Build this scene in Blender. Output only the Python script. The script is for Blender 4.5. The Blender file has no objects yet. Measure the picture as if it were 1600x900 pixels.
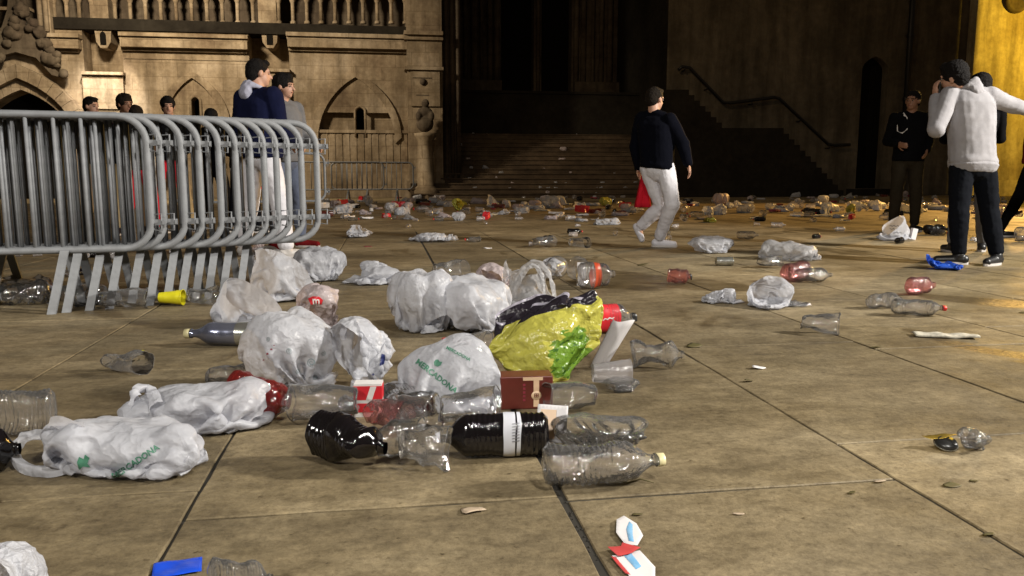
import bpy, bmesh, math, random
import numpy as np
from mathutils import Vector, Matrix, Euler
from mathutils.bvhtree import BVHTree
from mathutils import noise as mnoise

# ------------------------------------------------------------------ camera
SC = bpy.context.scene
COL = SC.collection
rnd = random.Random(7)
PITCH, YAW, CAMH, FPX = math.radians(8.1), math.radians(-9.0), 0.77, 1250.0
cam_d = bpy.data.cameras.new('camera')
cam = bpy.data.objects.new('camera', cam_d)
COL.objects.link(cam)
cam.location = (0, 0, CAMH)
cam.rotation_euler = (math.radians(90) - PITCH, 0, YAW)
cam_d.sensor_width = 36.0
cam_d.lens = FPX / 1600 * 36
cam_d.clip_start = 0.05
cam_d.clip_end = 500
SC.camera = cam
CR = Euler((math.radians(90) - PITCH, 0, YAW)).to_matrix()
CX, CU, CF = CR @ Vector((1, 0, 0)), CR @ Vector((0, 1, 0)), CR @ Vector((0, 0, -1))
C0 = Vector((0, 0, CAMH))
RH = Vector((math.cos(YAW), math.sin(YAW), 0))      # level direction to the right of the view
FH = Vector((-math.sin(YAW), math.cos(YAW), 0))     # level direction away from the viewer

def ray(px, py):
    return (CF + CX * ((px - 800) / FPX) + CU * ((450 - py) / FPX))
def G(px, py, z=0.0):
    d = ray(px, py); return C0 + d * ((z - CAMH) / d.z)
def P(px, py, Y):
    d = ray(px, py); return C0 + d * (Y / d.y)
def Dp(px, py, depth):
    d = ray(px, py); return C0 + d * depth
def proj(p):
    v = Vector(p) - C0
    z = v.dot(CF); return (800 + FPX * v.dot(CX) / z, 450 - FPX * v.dot(CU) / z, z)

# ------------------------------------------------------------------ world and light
SC.view_settings.view_transform = 'Standard'
SC.view_settings.look = 'None'
SC.view_settings.exposure = 0.0
SC.view_settings.gamma = 1.0
SC.cycles.max_bounces = 8
SC.cycles.transparent_max_bounces = 24
SC.cycles.diffuse_bounces = 3
SC.cycles.glossy_bounces = 3
SC.cycles.sample_clamp_indirect = 3.0
SC.cycles.caustics_reflective = False
SC.cycles.caustics_refractive = False
SC.cycles.use_denoising = True
W = bpy.data.worlds.new('World'); SC.world = W; W.use_nodes = True
wb = W.node_tree.nodes['Background']
wb.inputs['Color'].default_value = (0.85, 0.68, 0.5, 1)
wb.inputs['Strength'].default_value = 0.085

def lamp(name, kind, loc, energy, color, size=0.3, aim=None, cone=None, blend=0.3):
    d = bpy.data.lights.new(name, kind); d.energy = energy; d.color = color
    d.shadow_soft_size = size
    if kind == 'SPOT':
        d.spot_size = math.radians(cone); d.spot_blend = blend
    o = bpy.data.objects.new(name, d); COL.objects.link(o); o.location = loc
    if aim is not None:
        o.rotation_euler = (Vector(aim) - Vector(loc)).to_track_quat('-Z', 'Y').to_euler()
    return o
# street lamps of the square, behind and to the right of the photographer
lamp('square_lamp_right', 'SPOT', C0 + RH * 10.5 + FH * 3.2 + Vector((0, 0, 4.4)), 8600, (1.0, 0.95, 0.86), 0.42, C0 + RH * 0.5 + FH * 5.6 + Vector((0, 0, -.77)), 78, 0.5)
lamp('square_lamp_behind', 'SPOT', C0 + RH * (-3.5) + FH * (-5) + Vector((0, 0, 5)), 2100, (1.0, 0.95, 0.86), 0.35, C0 + RH * .5 + FH * 5 + Vector((0, 0, -.77)), 62, 0.6)
lamp('square_lamp_near', 'SPOT', C0 + RH * 1.8 + FH * (-1.0) + Vector((0, 0, 3.2)), 760, (1.0, 0.96, 0.89), 0.25, C0 + RH * .5 + FH * 2.6 + Vector((0, 0, -.77)), 84, 0.7)
# flood lamps on the carved front, sodium lamps by the yellow wall
lamp('front_floodlight', 'SPOT', Vector((P(150, 200, 21).x, 20.5, 7.6)), 4300, (1.0, 0.83, 0.60), 0.45, P(330, 120, 27), 112, 0.6)
lamp('plinth_floodlight', 'SPOT', Vector((P(165, 100, 24.8).x, 24.3, 6.3)), 3200, (1.0, 0.90, 0.78), 0.1, P(165, 172, 27), 38, 0.8)
YY = 26.6; XC = P(1517, 150, YY).x                          # corner of the yellow-lit wall
SL = Vector((XC + 3.6, YY - 4.4, 6.4))
lamp('sodium_lamp', 'POINT', SL, 2600, (1.0, 0.62, 0.05), 0.012)
lamp('sodium_lamp_far', 'SPOT', Vector((P(1690, 200, 19.5).x, 19.5, 5.4)), 8500, (1.0, 0.56, 0.16), 0.25, G(1190, 333), 56, 0.8)
lamp('wall_fill_lamp', 'SPOT', P(760, 60, 17) + Vector((0, 0, 5)), 850, (1.0, 0.72, 0.42), 0.4, P(1100, 170, 27), 80, 0.9)  # added fill lamp, lifts the dim plastered wall and the steps

# ------------------------------------------------------------------ materials
MATS = {}
def newmat(name):
    m = bpy.data.materials.new(name); m.use_nodes = True
    nt = m.node_tree
    for n in list(nt.nodes): nt.nodes.remove(n)
    out = nt.nodes.new('ShaderNodeOutputMaterial')
    MATS[name] = m
    return m, nt, out
def N(nt, t, **kw):
    n = nt.nodes.new(t)
    for k, v in kw.items():
        if k in n.inputs: n.inputs[k].default_value = v
        else: setattr(n, k, v)
    return n
def L(nt, a, b): nt.links.new(a, b)
def ramp(nt, fac, stops):
    r = nt.nodes.new('ShaderNodeValToRGB')
    e = r.color_ramp.elements
    e[0].position, e[0].color = stops[0][0], (*stops[0][1], 1)
    e[1].position, e[1].color = stops[-1][0], (*stops[-1][1], 1)
    for p, c in stops[1:-1]:
        q = e.new(p); q.color = (*c, 1)
    L(nt, fac, r.inputs['Fac']); return r
def noise_(nt, scale, detail=5, rough=0.55, coord='Object', vec=None, stretch=None):
    n = nt.nodes.new('ShaderNodeTexNoise'); n.inputs['Scale'].default_value = scale
    n.inputs['Detail'].default_value = detail; n.inputs['Roughness'].default_value = rough
    if vec is None:
        tc = nt.nodes.new('ShaderNodeTexCoord'); vec = tc.outputs[coord]
    if stretch:
        mp = nt.nodes.new('ShaderNodeMapping'); mp.inputs['Scale'].default_value = stretch
        L(nt, vec, mp.inputs['Vector']); vec = mp.outputs['Vector']
    L(nt, vec, n.inputs['Vector']); return n
def bump(nt, h, strength, dist, normal_in):
    b = nt.nodes.new('ShaderNodeBump'); b.inputs['Strength'].default_value = strength
    b.inputs['Distance'].default_value = dist
    L(nt, h, b.inputs['Height']); L(nt, b.outputs['Normal'], normal_in); return b
def geopos(nt):
    return nt.nodes.new('ShaderNodeNewGeometry').outputs['Position']

def m_simple(name, c1, c2=None, rough=0.6, metal=0.0, scale=12, bmp=0.0, bdist=0.002, bscale=80, spec=0.5, coord='Object'):
    m, nt, out = newmat(name)
    b = N(nt, 'ShaderNodeBsdfPrincipled', Roughness=rough, Metallic=metal)
    b.inputs['Specular IOR Level'].default_value = spec
    if c2 is None: c2 = tuple(x * 0.8 for x in c1)
    n = noise_(nt, scale, 5, 0.6, coord)
    r = ramp(nt, n.outputs['Fac'], [(0.3, c2), (0.7, c1)])
    L(nt, r.outputs['Color'], b.inputs['Base Color'])
    if bmp:
        n2 = noise_(nt, bscale, 4, 0.6, coord)
        bump(nt, n2.outputs['Fac'], bmp, bdist, b.inputs['Normal'])
    L(nt, b.outputs[0], out.inputs['Surface']); return m

def m_bag(name, col, translucency=0.35, clear=0.10, rough=0.38, blotch=0.25):
    m, nt, out = newmat(name)
    n = noise_(nt, 9, 4, 0.6)
    c2 = tuple(x * (1 - blotch * 0.5) for x in col)
    r = ramp(nt, n.outputs['Fac'], [(0.35, c2), (0.6, col)])
    b = N(nt, 'ShaderNodeBsdfPrincipled', Roughness=rough)
    b.inputs['Specular IOR Level'].default_value = 0.45
    L(nt, r.outputs['Color'], b.inputs['Base Color'])
    t = N(nt, 'ShaderNodeBsdfTranslucent'); L(nt, r.outputs['Color'], t.inputs['Color'])
    mx = N(nt, 'ShaderNodeMixShader'); mx.inputs[0].default_value = translucency
    L(nt, b.outputs[0], mx.inputs[1]); L(nt, t.outputs[0], mx.inputs[2])
    tr = N(nt, 'ShaderNodeBsdfTransparent')
    mx2 = N(nt, 'ShaderNodeMixShader')
    nn = noise_(nt, 6, 3, 0.5)
    mr = N(nt, 'ShaderNodeMapRange'); mr.inputs['From Min'].default_value = 0.35; mr.inputs['From Max'].default_value = 0.7
    mr.inputs['To Min'].default_value = clear * 0.3; mr.inputs['To Max'].default_value = clear * 1.7
    L(nt, nn.outputs['Fac'], mr.inputs['Value']); L(nt, mr.outputs[0], mx2.inputs[0])
    L(nt, mx.outputs[0], mx2.inputs[1]); L(nt, tr.outputs[0], mx2.inputs[2])
    # fine crinkles of thin film
    v = nt.nodes.new('ShaderNodeTexVoronoi'); v.feature = 'F1'; v.inputs['Scale'].default_value = 17
    tc = nt.nodes.new('ShaderNodeTexCoord')
    nz = noise_(nt, 14, 3, 0.5)
    ad = nt.nodes.new('ShaderNodeVectorMath'); ad.operation = 'MULTIPLY_ADD'
    L(nt, nz.outputs['Color'], ad.inputs[0]); ad.inputs[1].default_value = (0.12, 0.12, 0.12); L(nt, tc.outputs['Object'], ad.inputs[2])
    L(nt, ad.outputs[0], v.inputs['Vector'])
    bp = nt.nodes.new('ShaderNodeBump'); bp.inputs['Strength'].default_value = 0.68; bp.inputs['Distance'].default_value = 0.016
    v2 = nt.nodes.new('ShaderNodeTexVoronoi'); v2.feature = 'F1'; v2.inputs['Scale'].default_value = 46
    L(nt, ad.outputs[0], v2.inputs['Vector'])
    hm = N(nt, 'ShaderNodeMath', operation='MULTIPLY_ADD'); L(nt, v2.outputs['Distance'], hm.inputs[0]); hm.inputs[1].default_value = 0.22; L(nt, v.outputs['Distance'], hm.inputs[2])
    L(nt, hm.outputs[0], bp.inputs['Height'])
    L(nt, bp.outputs[0], b.inputs['Normal']); L(nt, bp.outputs[0], t.inputs['Normal'])
    L(nt, mx2.outputs[0], out.inputs['Surface']); return m

def m_clear(name, tint=(1, 1, 1), film=0.06, filmcol=(0.8, 0.8, 0.82), rough=0.06, refl=1.0):
    """thin clear plastic: see-through, mirror glints that grow at grazing angles, a little haze"""
    m, nt, out = newmat(name)
    tr = N(nt, 'ShaderNodeBsdfTransparent'); tr.inputs['Color'].default_value = (*tint, 1)
    gl = N(nt, 'ShaderNodeBsdfGlossy', Roughness=rough)
    df = N(nt, 'ShaderNodeBsdfDiffuse'); df.inputs['Color'].default_value = (*filmcol, 1)
    tl = N(nt, 'ShaderNodeBsdfTranslucent'); tl.inputs['Color'].default_value = (*filmcol, 1)
    dm = N(nt, 'ShaderNodeMixShader'); dm.inputs[0].default_value = 0.5
    L(nt, df.outputs[0], dm.inputs[1]); L(nt, tl.outputs[0], dm.inputs[2])
    lw = N(nt, 'ShaderNodeLayerWeight'); lw.inputs['Blend'].default_value = 0.5
    n = noise_(nt, 55, 3, 0.5)
    bp = nt.nodes.new('ShaderNodeBump'); bp.inputs['Strength'].default_value = 0.6; bp.inputs['Distance'].default_value = 0.008
    L(nt, n.outputs['Fac'], bp.inputs['Height'])
    L(nt, bp.outputs[0], gl.inputs['Normal'])
    # film: more visible towards the edges, where the eye looks through more plastic
    pw = N(nt, 'ShaderNodeMath'); pw.operation = 'POWER'; L(nt, lw.outputs['Facing'], pw.inputs[0]); pw.inputs[1].default_value = 2.5
    ma = N(nt, 'ShaderNodeMath'); ma.operation = 'MULTIPLY_ADD'; L(nt, pw.outputs[0], ma.inputs[0]); ma.inputs[1].default_value = 0.32; ma.inputs[2].default_value = film
    m1 = N(nt, 'ShaderNodeMixShader'); L(nt, ma.outputs[0], m1.inputs[0]); L(nt, tr.outputs[0], m1.inputs[1]); L(nt, dm.outputs[0], m1.inputs[2])
    fr = N(nt, 'ShaderNodeFresnel'); fr.inputs['IOR'].default_value = 1.5; L(nt, bp.outputs[0], fr.inputs['Normal'])
    mu = N(nt, 'ShaderNodeMath'); mu.operation = 'MULTIPLY_ADD'; L(nt, fr.outputs[0], mu.inputs[0]); mu.inputs[1].default_value = refl; mu.inputs[2].default_value = 0.03
    mu.use_clamp = True
    m2 = N(nt, 'ShaderNodeMixShader'); L(nt, mu.outputs[0], m2.inputs[0]); L(nt, m1.outputs[0], m2.inputs[1]); L(nt, gl.outputs[0], m2.inputs[2])
    L(nt, m2.outputs[0], out.inputs['Surface']); return m

m_bag('bag_white', (0.66, 0.67, 0.72), 0.45, 0.12)
m_bag('bag_pinkish', (0.58, 0.50, 0.51), 0.35, 0.10)
m_bag('bag_thin', (0.5, 0.5, 0.52), 0.4, 0.35)
m_bag('bag_blue', (0.02, 0.10, 0.55), 0.3, 0.04)
m_bag('bag_yellow', (0.52, 0.49, 0.09), 0.25, 0.0, 0.22)
m_bag('bag_black', (0.03, 0.025, 0.035), 0.0, 0.0, 0.12)
m_bag('bag_green', (0.25, 0.42, 0.02), 0.2, 0.0, 0.25)
m_bag('bag_red', (0.45, 0.06, 0.05), 0.35, 0.3, 0.12)
m_clear('clear', (0.95, 0.95, 0.96), 0.08, rough=0.05, refl=1.25)
m_clear('clear_frosted', (0.9, 0.9, 0.9), 0.38, (0.8, 0.76, 0.78), 0.2)
m_clear('clear_pink', (0.95, 0.6, 0.6), 0.12, (0.7, 0.35, 0.35))
m_clear('clear_red', (0.75, 0.12, 0.1), 0.25, (0.5, 0.06, 0.05))
m_clear('clear_sheet', (0.97, 0.97, 0.98), 0.04, (0.8, 0.8, 0.8), 0.1)
m_simple('cola', (0.006, 0.003, 0.003), (0.004, 0.002, 0.002), 0.12, 0, spec=0.6)
m_simple('cola_plastic', (0.004, 0.003, 0.004), None, 0.09, 0, 14, 0.35, 0.004, 45, spec=0.7)
m_simple('silver_plastic', (0.30, 0.32, 0.42), (0.18, 0.2, 0.3), 0.18, 0.8, 10, 0.1, 0.002, 30)
m_simple('aluminium', (0.6, 0.6, 0.58), (0.4, 0.42, 0.36), 0.25, 0.9, 20, 0.2, 0.002, 30)
m_simple('green_print', (0.05, 0.22, 0.1), None, 0.5)
m_simple('faded_green', (0.06, 0.20, 0.13), None, 0.5)
m_simple('grey_print', (0.22, 0.28, 0.30), None, 0.5)
m_simple('navy_print', (0.02, 0.03, 0.13), None, 0.4)
m_simple('red_print', (0.62, 0.02, 0.03), (0.5, 0.02, 0.03), 0.35)
m_simple('maroon_print', (0.25, 0.03, 0.05), None, 0.4)
m_simple('white_label', (0.62, 0.63, 0.68), (0.5, 0.52, 0.58), 0.3)
m_simple('white_print', (0.75, 0.72, 0.7), None, 0.4)
m_simple('grey_text', (0.18, 0.18, 0.2), None, 0.4)
m_simple('cream_print', (0.72, 0.5, 0.32), None, 0.4)
m_simple('brown_card', (0.13, 0.025, 0.018), (0.09, 0.018, 0.012), 0.35, 0, 10)
m_simple('card_edge', (0.45, 0.35, 0.25), None, 0.7)
m_simple('orange_print', (0.45, 0.06, 0.02), None, 0.35)
m_simple('yellow_plastic', (0.75, 0.68, 0.02), None, 0.3)
m_simple('cream_cap', (0.62, 0.56, 0.32), None, 0.4)
m_simple('black_cap', (0.02, 0.02, 0.02), None, 0.3)
m_simple('red_cap', (0.6, 0.02, 0.02), None, 0.3)
m_simple('blue_plastic', (0.01, 0.07, 0.6), (0.01, 0.05, 0.45), 0.25)
m_simple('paper_white', (0.68, 0.66, 0.66), (0.58, 0.56, 0.58), 0.55, 0, 8)
m_simple('paper_blue', (0.12, 0.35, 0.6), (0.3, 0.5, 0.7), 0.5, 0, 30)
m_simple('paper_red', (0.5, 0.05, 0.05), (0.4, 0.05, 0.05), 0.5, 0, 30)
m_simple('newsprint', (0.62, 0.58, 0.48), (0.25, 0.24, 0.2), 0.7, 0, 26)
m_simple('leaf', (0.10, 0.07, 0.02), (0.05, 0.05, 0.01), 0.7)
m_simple('foil', (0.6, 0.42, 0.08), (0.3, 0.2, 0.03), 0.3, 0.7, 25)
m_simple('galvanised', (0.26, 0.27, 0.285), (0.18, 0.185, 0.195), 0.58, 0.05, 14, 0.12, 0.001, 120)
m_simple('skin', (0.52, 0.30, 0.21), (0.46, 0.25, 0.17), 0.55)
m_simple('skin_dark', (0.30, 0.15, 0.09), (0.26, 0.13, 0.08), 0.55)
m_simple('hair', (0.009, 0.007, 0.006), (0.004, 0.003, 0.003), 0.7, 0, 60, 1.0, 0.012, 110, spec=0.15)
m_simple('hair_brown', (0.016, 0.010, 0.006), (0.007, 0.005, 0.003), 0.7, 0, 60, 1.0, 0.012, 110, spec=0.15)
m_simple('eye_white', (0.4, 0.36, 0.33), None, 0.2)
m_simple('eye_dark', (0.02, 0.012, 0.01), None, 0.2)
m_simple('lip', (0.33, 0.13, 0.1), None, 0.5)
for nm, c in dict(navy=(0.0022, 0.0026, 0.006), navy_bright=(0.007, 0.009, 0.032), black=(0.004, 0.004, 0.005), darkjean=(0.006, 0.007, 0.010),
                  white=(0.70, 0.69, 0.74), hoodie=(0.36, 0.35, 0.37), grey=(0.16, 0.16, 0.17), grey_blue=(0.12, 0.14, 0.2),
                  red=(0.55, 0.015, 0.03), darkred=(0.16, 0.01, 0.012), khaki=(0.035, 0.028, 0.018), tan=(0.35, 0.26, 0.14), lavender=(0.42, 0.42, 0.52),
                  olive=(0.03, 0.03, 0.022)).items():
    m_simple('cloth_' + nm, c, tuple(x * 0.82 for x in c), 0.95, 0, 9, 0.35, 0.004, 140, spec=0.08)
m_simple('shoe_white', (0.55, 0.52, 0.5), None, 0.5)
m_simple('shoe_black', (0.012, 0.012, 0.013), None, 0.4)
m_simple('iron', (0.012, 0.011, 0.01), None, 0.5, 0.3)
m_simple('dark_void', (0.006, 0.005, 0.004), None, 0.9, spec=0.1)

def m_stone(name, c_dark, c_mid, c_light, scale=1.2, rough=0.85, fine=22, bumps=0.5, coursing=None, streak=True, spec=0.3, wet=False):
    m, nt, out = newmat(name)
    pos = geopos(nt)
    n1 = noise_(nt, scale, 8, 0.65, vec=pos)
    r1 = ramp(nt, n1.outputs['Fac'], [(0.32, c_dark), (0.5, c_mid), (0.7, c_light)])
    n2 = noise_(nt, fine, 6, 0.7, vec=pos)
    r2 = ramp(nt, n2.outputs['Fac'], [(0.3, (0.62, 0.6, 0.58)), (0.7, (1.15, 1.15, 1.15))])
    mx = N(nt, 'ShaderNodeMixRGB', blend_type='MULTIPLY'); mx.inputs[0].default_value = 0.8
    L(nt, r1.outputs[0], mx.inputs[1]); L(nt, r2.outputs[0], mx.inputs[2])
    col = mx.outputs[0]
    if streak:
        n3 = noise_(nt, 1.6, 5, 0.6, vec=pos, stretch=(1.6, 1.6, 0.22))
        r3 = ramp(nt, n3.outputs['Fac'], [(0.38, (0.45, 0.43, 0.4)), (0.6, (1, 1, 1))])
        mx3 = N(nt, 'ShaderNodeMixRGB', blend_type='MULTIPLY'); mx3.inputs[0].default_value = 0.75
        L(nt, col, mx3.inputs[1]); L(nt, r3.outputs[0], mx3.inputs[2]); col = mx3.outputs[0]
    b = N(nt, 'ShaderNodeBsdfPrincipled', Roughness=rough); b.inputs['Specular IOR Level'].default_value = spec
    if coursing:
        sp = nt.nodes.new('ShaderNodeSeparateXYZ'); L(nt, pos, sp.inputs[0])
        cb = nt.nodes.new('ShaderNodeCombineXYZ')
        ad = N(nt, 'ShaderNodeMath'); ad.operation = 'ADD'; L(nt, sp.outputs[0], ad.inputs[0]); L(nt, sp.outputs[1], ad.inputs[1])
        L(nt, ad.outputs[0], cb.inputs[0]); L(nt, sp.outputs[2], cb.inputs[1])
        br = nt.nodes.new('ShaderNodeTexBrick'); L(nt, cb.outputs[0], br.inputs['Vector'])
        br.inputs['Scale'].default_value = 1.0; br.inputs['Brick Width'].default_value = coursing[0]; br.inputs['Row Height'].default_value = coursing[1]
        br.inputs['Mortar Size'].default_value = 0.012; br.inputs['Mortar Smooth'].default_value = 0.4
        br.inputs['Color1'].default_value = (1, 1, 1, 1); br.inputs['Color2'].default_value = (0.8, 0.79, 0.77, 1); br.inputs['Mortar'].default_value = (0.6, 0.57, 0.52, 1)
        mb = N(nt, 'ShaderNodeMixRGB', blend_type='MULTIPLY'); mb.inputs[0].default_value = 0.8
        L(nt, col, mb.inputs[1]); L(nt, br.outputs[0], mb.inputs[2]); col = mb.outputs[0]
    L(nt, col, b.inputs['Base Color'])
    if wet:
        n4 = noise_(nt, 0.9, 6, 0.6, vec=pos)
        r4 = ramp(nt, n4.outputs['Fac'], [(0.42, (0.62, 0.62, 0.62)), (0.62, (0.34, 0.34, 0.34))])
        L(nt, r4.outputs[0], b.inputs['Roughness'])
    nb = noise_(nt, fine * 1.5, 8, 0.7, vec=pos)
    bump(nt, nb.outputs['Fac'], bumps, 0.01, b.inputs['Normal'])
    L(nt, b.outputs[0], out.inputs['Surface']); return m
m_stone('front_stone', (0.17, 0.12, 0.075), (0.32, 0.25, 0.165), (0.46, 0.38, 0.28), 0.8, 0.9, 7, 0.5, (0.9, 0.42))
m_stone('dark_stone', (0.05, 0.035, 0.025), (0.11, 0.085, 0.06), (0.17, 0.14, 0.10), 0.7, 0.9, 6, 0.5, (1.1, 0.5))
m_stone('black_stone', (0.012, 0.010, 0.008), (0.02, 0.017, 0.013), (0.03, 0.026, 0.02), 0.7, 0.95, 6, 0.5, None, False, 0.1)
m_stone('plaster_wall', (0.06, 0.05, 0.034), (0.105, 0.088, 0.062), (0.16, 0.135, 0.095), 0.45, 0.95, 4, 0.4)
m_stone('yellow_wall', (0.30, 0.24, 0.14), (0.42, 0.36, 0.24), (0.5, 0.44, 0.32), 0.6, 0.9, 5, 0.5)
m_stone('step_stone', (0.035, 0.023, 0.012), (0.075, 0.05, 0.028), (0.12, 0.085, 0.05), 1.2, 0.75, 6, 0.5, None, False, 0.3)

# paving: brown-olive stone with long streaks, stains and a dull sheen
def m_paving():
    m, nt, out = newmat('paving')
    pos = geopos(nt)
    oi = nt.nodes.new('ShaderNodeObjectInfo')
    n1 = noise_(nt, 1.7, 9, 0.62, vec=pos, stretch=(1.0, 1.5, 1))
    r1 = ramp(nt, n1.outputs['Fac'], [(0.3, (0.115, 0.088, 0.050)), (0.5, (0.205, 0.163, 0.097)), (0.72, (0.29, 0.238, 0.152))])
    n2 = noise_(nt, 9, 8, 0.75, vec=pos, stretch=(1.0, 1.5, 1))
    r2 = ramp(nt, n2.outputs['Fac'], [(0.33, (0.52, 0.48, 0.42)), (0.48, (0.92, 0.9, 0.86)), (0.66, (1.35, 1.33, 1.3))])
    mx = N(nt, 'ShaderNodeMixRGB', blend_type='MULTIPLY'); mx.inputs[0].default_value = 0.85
    L(nt, r1.outputs[0], mx.inputs[1]); L(nt, r2.outputs[0], mx.inputs[2])
    n5 = noise_(nt, 0.55, 5, 0.6, vec=pos)
    r5 = ramp(nt, n5.outputs['Fac'], [(0.36, (0.6, 0.58, 0.52)), (0.62, (1.12, 1.12, 1.12))])
    mx5 = N(nt, 'ShaderNodeMixRGB', blend_type='MULTIPLY'); mx5.inputs[0].default_value = 0.9
    L(nt, mx.outputs[0], mx5.inputs[1]); L(nt, r5.outputs[0], mx5.inputs[2])
    n7 = noise_(nt, 48, 8, 0.8, vec=pos)
    r7 = ramp(nt, n7.outputs['Fac'], [(0.34, (0.56, 0.52, 0.46)), (0.5, (1, 1, 1)), (0.66, (1.3, 1.3, 1.28))])
    mx7 = N(nt, 'ShaderNodeMixRGB', blend_type='MULTIPLY'); mx7.inputs[0].default_value = 0.8
    L(nt, mx5.outputs[0], mx7.inputs[1]); L(nt, r7.outputs[0], mx7.inputs[2]); mx5 = mx7
    # spilled drink: darker, glossier pools with their own outline
    n8 = noise_(nt, 0.8, 4, 0.55, vec=pos, stretch=(1, .7, 1)); n8.inputs['Distortion'].default_value = 0.6
    r8 = ramp(nt, n8.outputs['Fac'], [(0.585, (1, 1, 1)), (0.61, (0.66, 0.62, 0.56))])
    mx8 = N(nt, 'ShaderNodeMixRGB', blend_type='MULTIPLY'); mx8.inputs[0].default_value = 1
    L(nt, mx5.outputs[0], mx8.inputs[1]); L(nt, r8.outputs[0], mx8.inputs[2]); mx5 = mx8
    # dark spots of dirt
    n6 = noise_(nt, 34, 4, 0.6, vec=pos, stretch=(1, 1.3, 1))
    r6 = ramp(nt, n6.outputs['Fac'], [(0.27, (0.35, 0.3, 0.22)), (0.36, (1, 1, 1))])
    mx6 = N(nt, 'ShaderNodeMixRGB', blend_type='MULTIPLY'); mx6.inputs[0].default_value = 1
    L(nt, mx5.outputs[0], mx6.inputs[1]); L(nt, r6.outputs[0], mx6.inputs[2])
    # each slab a touch different
    mr = N(nt, 'ShaderNodeMapRange'); mr.inputs['To Min'].default_value = 0.82; mr.inputs['To Max'].default_value = 1.14
    L(nt, oi.outputs['Random'], mr.inputs['Value'])
    hs = N(nt, 'ShaderNodeHueSaturation'); L(nt, mx6.outputs[0], hs.inputs['Color']); L(nt, mr.outputs[0], hs.inputs['Value'])
    b = N(nt, 'ShaderNodeBsdfPrincipled'); b.inputs['Specular IOR Level'].default_value = 0.4
    L(nt, hs.outputs[0], b.inputs['Base Color'])
    n4 = noise_(nt, 1.3, 7, 0.65, vec=pos)
    r4 = ramp(nt, n4.outputs['Fac'], [(0.38, (0.75, 0.75, 0.75)), (0.66, (0.48, 0.48, 0.48))])
    mr8 = N(nt, 'ShaderNodeMixRGB', blend_type='MULTIPLY'); mr8.inputs[0].default_value = 1; L(nt, r4.outputs[0], mr8.inputs[1]); L(nt, r8.outputs[0], mr8.inputs[2])
    L(nt, mr8.outputs[0], b.inputs['Roughness'])
    nb = noise_(nt, 28, 9, 0.72, vec=pos)
    bump(nt, nb.outputs['Fac'], 0.55, 0.009, b.inputs['Normal'])
    L(nt, b.outputs[0], out.inputs['Surface'])
m_paving()
m_simple('joint_dirt', (0.022, 0.018, 0.012), (0.012, 0.01, 0.006), 0.9)
# ------------------------------------------------------------------ helpers
def tag(o, label=None, cat=None, group=None, kind=None):
    if label: o['label'] = label
    if cat: o['category'] = cat
    if group: o['group'] = group
    if kind: o['kind'] = kind
    return o
def thing(name, label, cat, loc=(0, 0, 0), rz=0.0, group=None):
    o = bpy.data.objects.new(name, None); COL.objects.link(o)
    o.empty_display_size = 0.1
    o.location = loc; o.rotation_euler = (0, 0, rz)
    return tag(o, label, cat, group)
def link(name, me, mats, parent=None, loc=None):
    for m in (mats if isinstance(mats, (list, tuple)) else [mats]):
        if isinstance(m, str): m = MATS[m]
        if m.name not in [x.name for x in me.materials if x]: me.materials.append(m)
    o = bpy.data.objects.new(name, me); COL.objects.link(o)
    if parent is not None: o.parent = parent
    if loc is not None: o.location = loc
    return o
def mesh_from(verts, faces, name='mesh', smooth=False):
    me = bpy.data.meshes.new(name)
    me.from_pydata([tuple(v) for v in verts], [], [tuple(f) for f in faces])
    if smooth: me.shade_smooth()
    me.update(); return me
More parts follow.
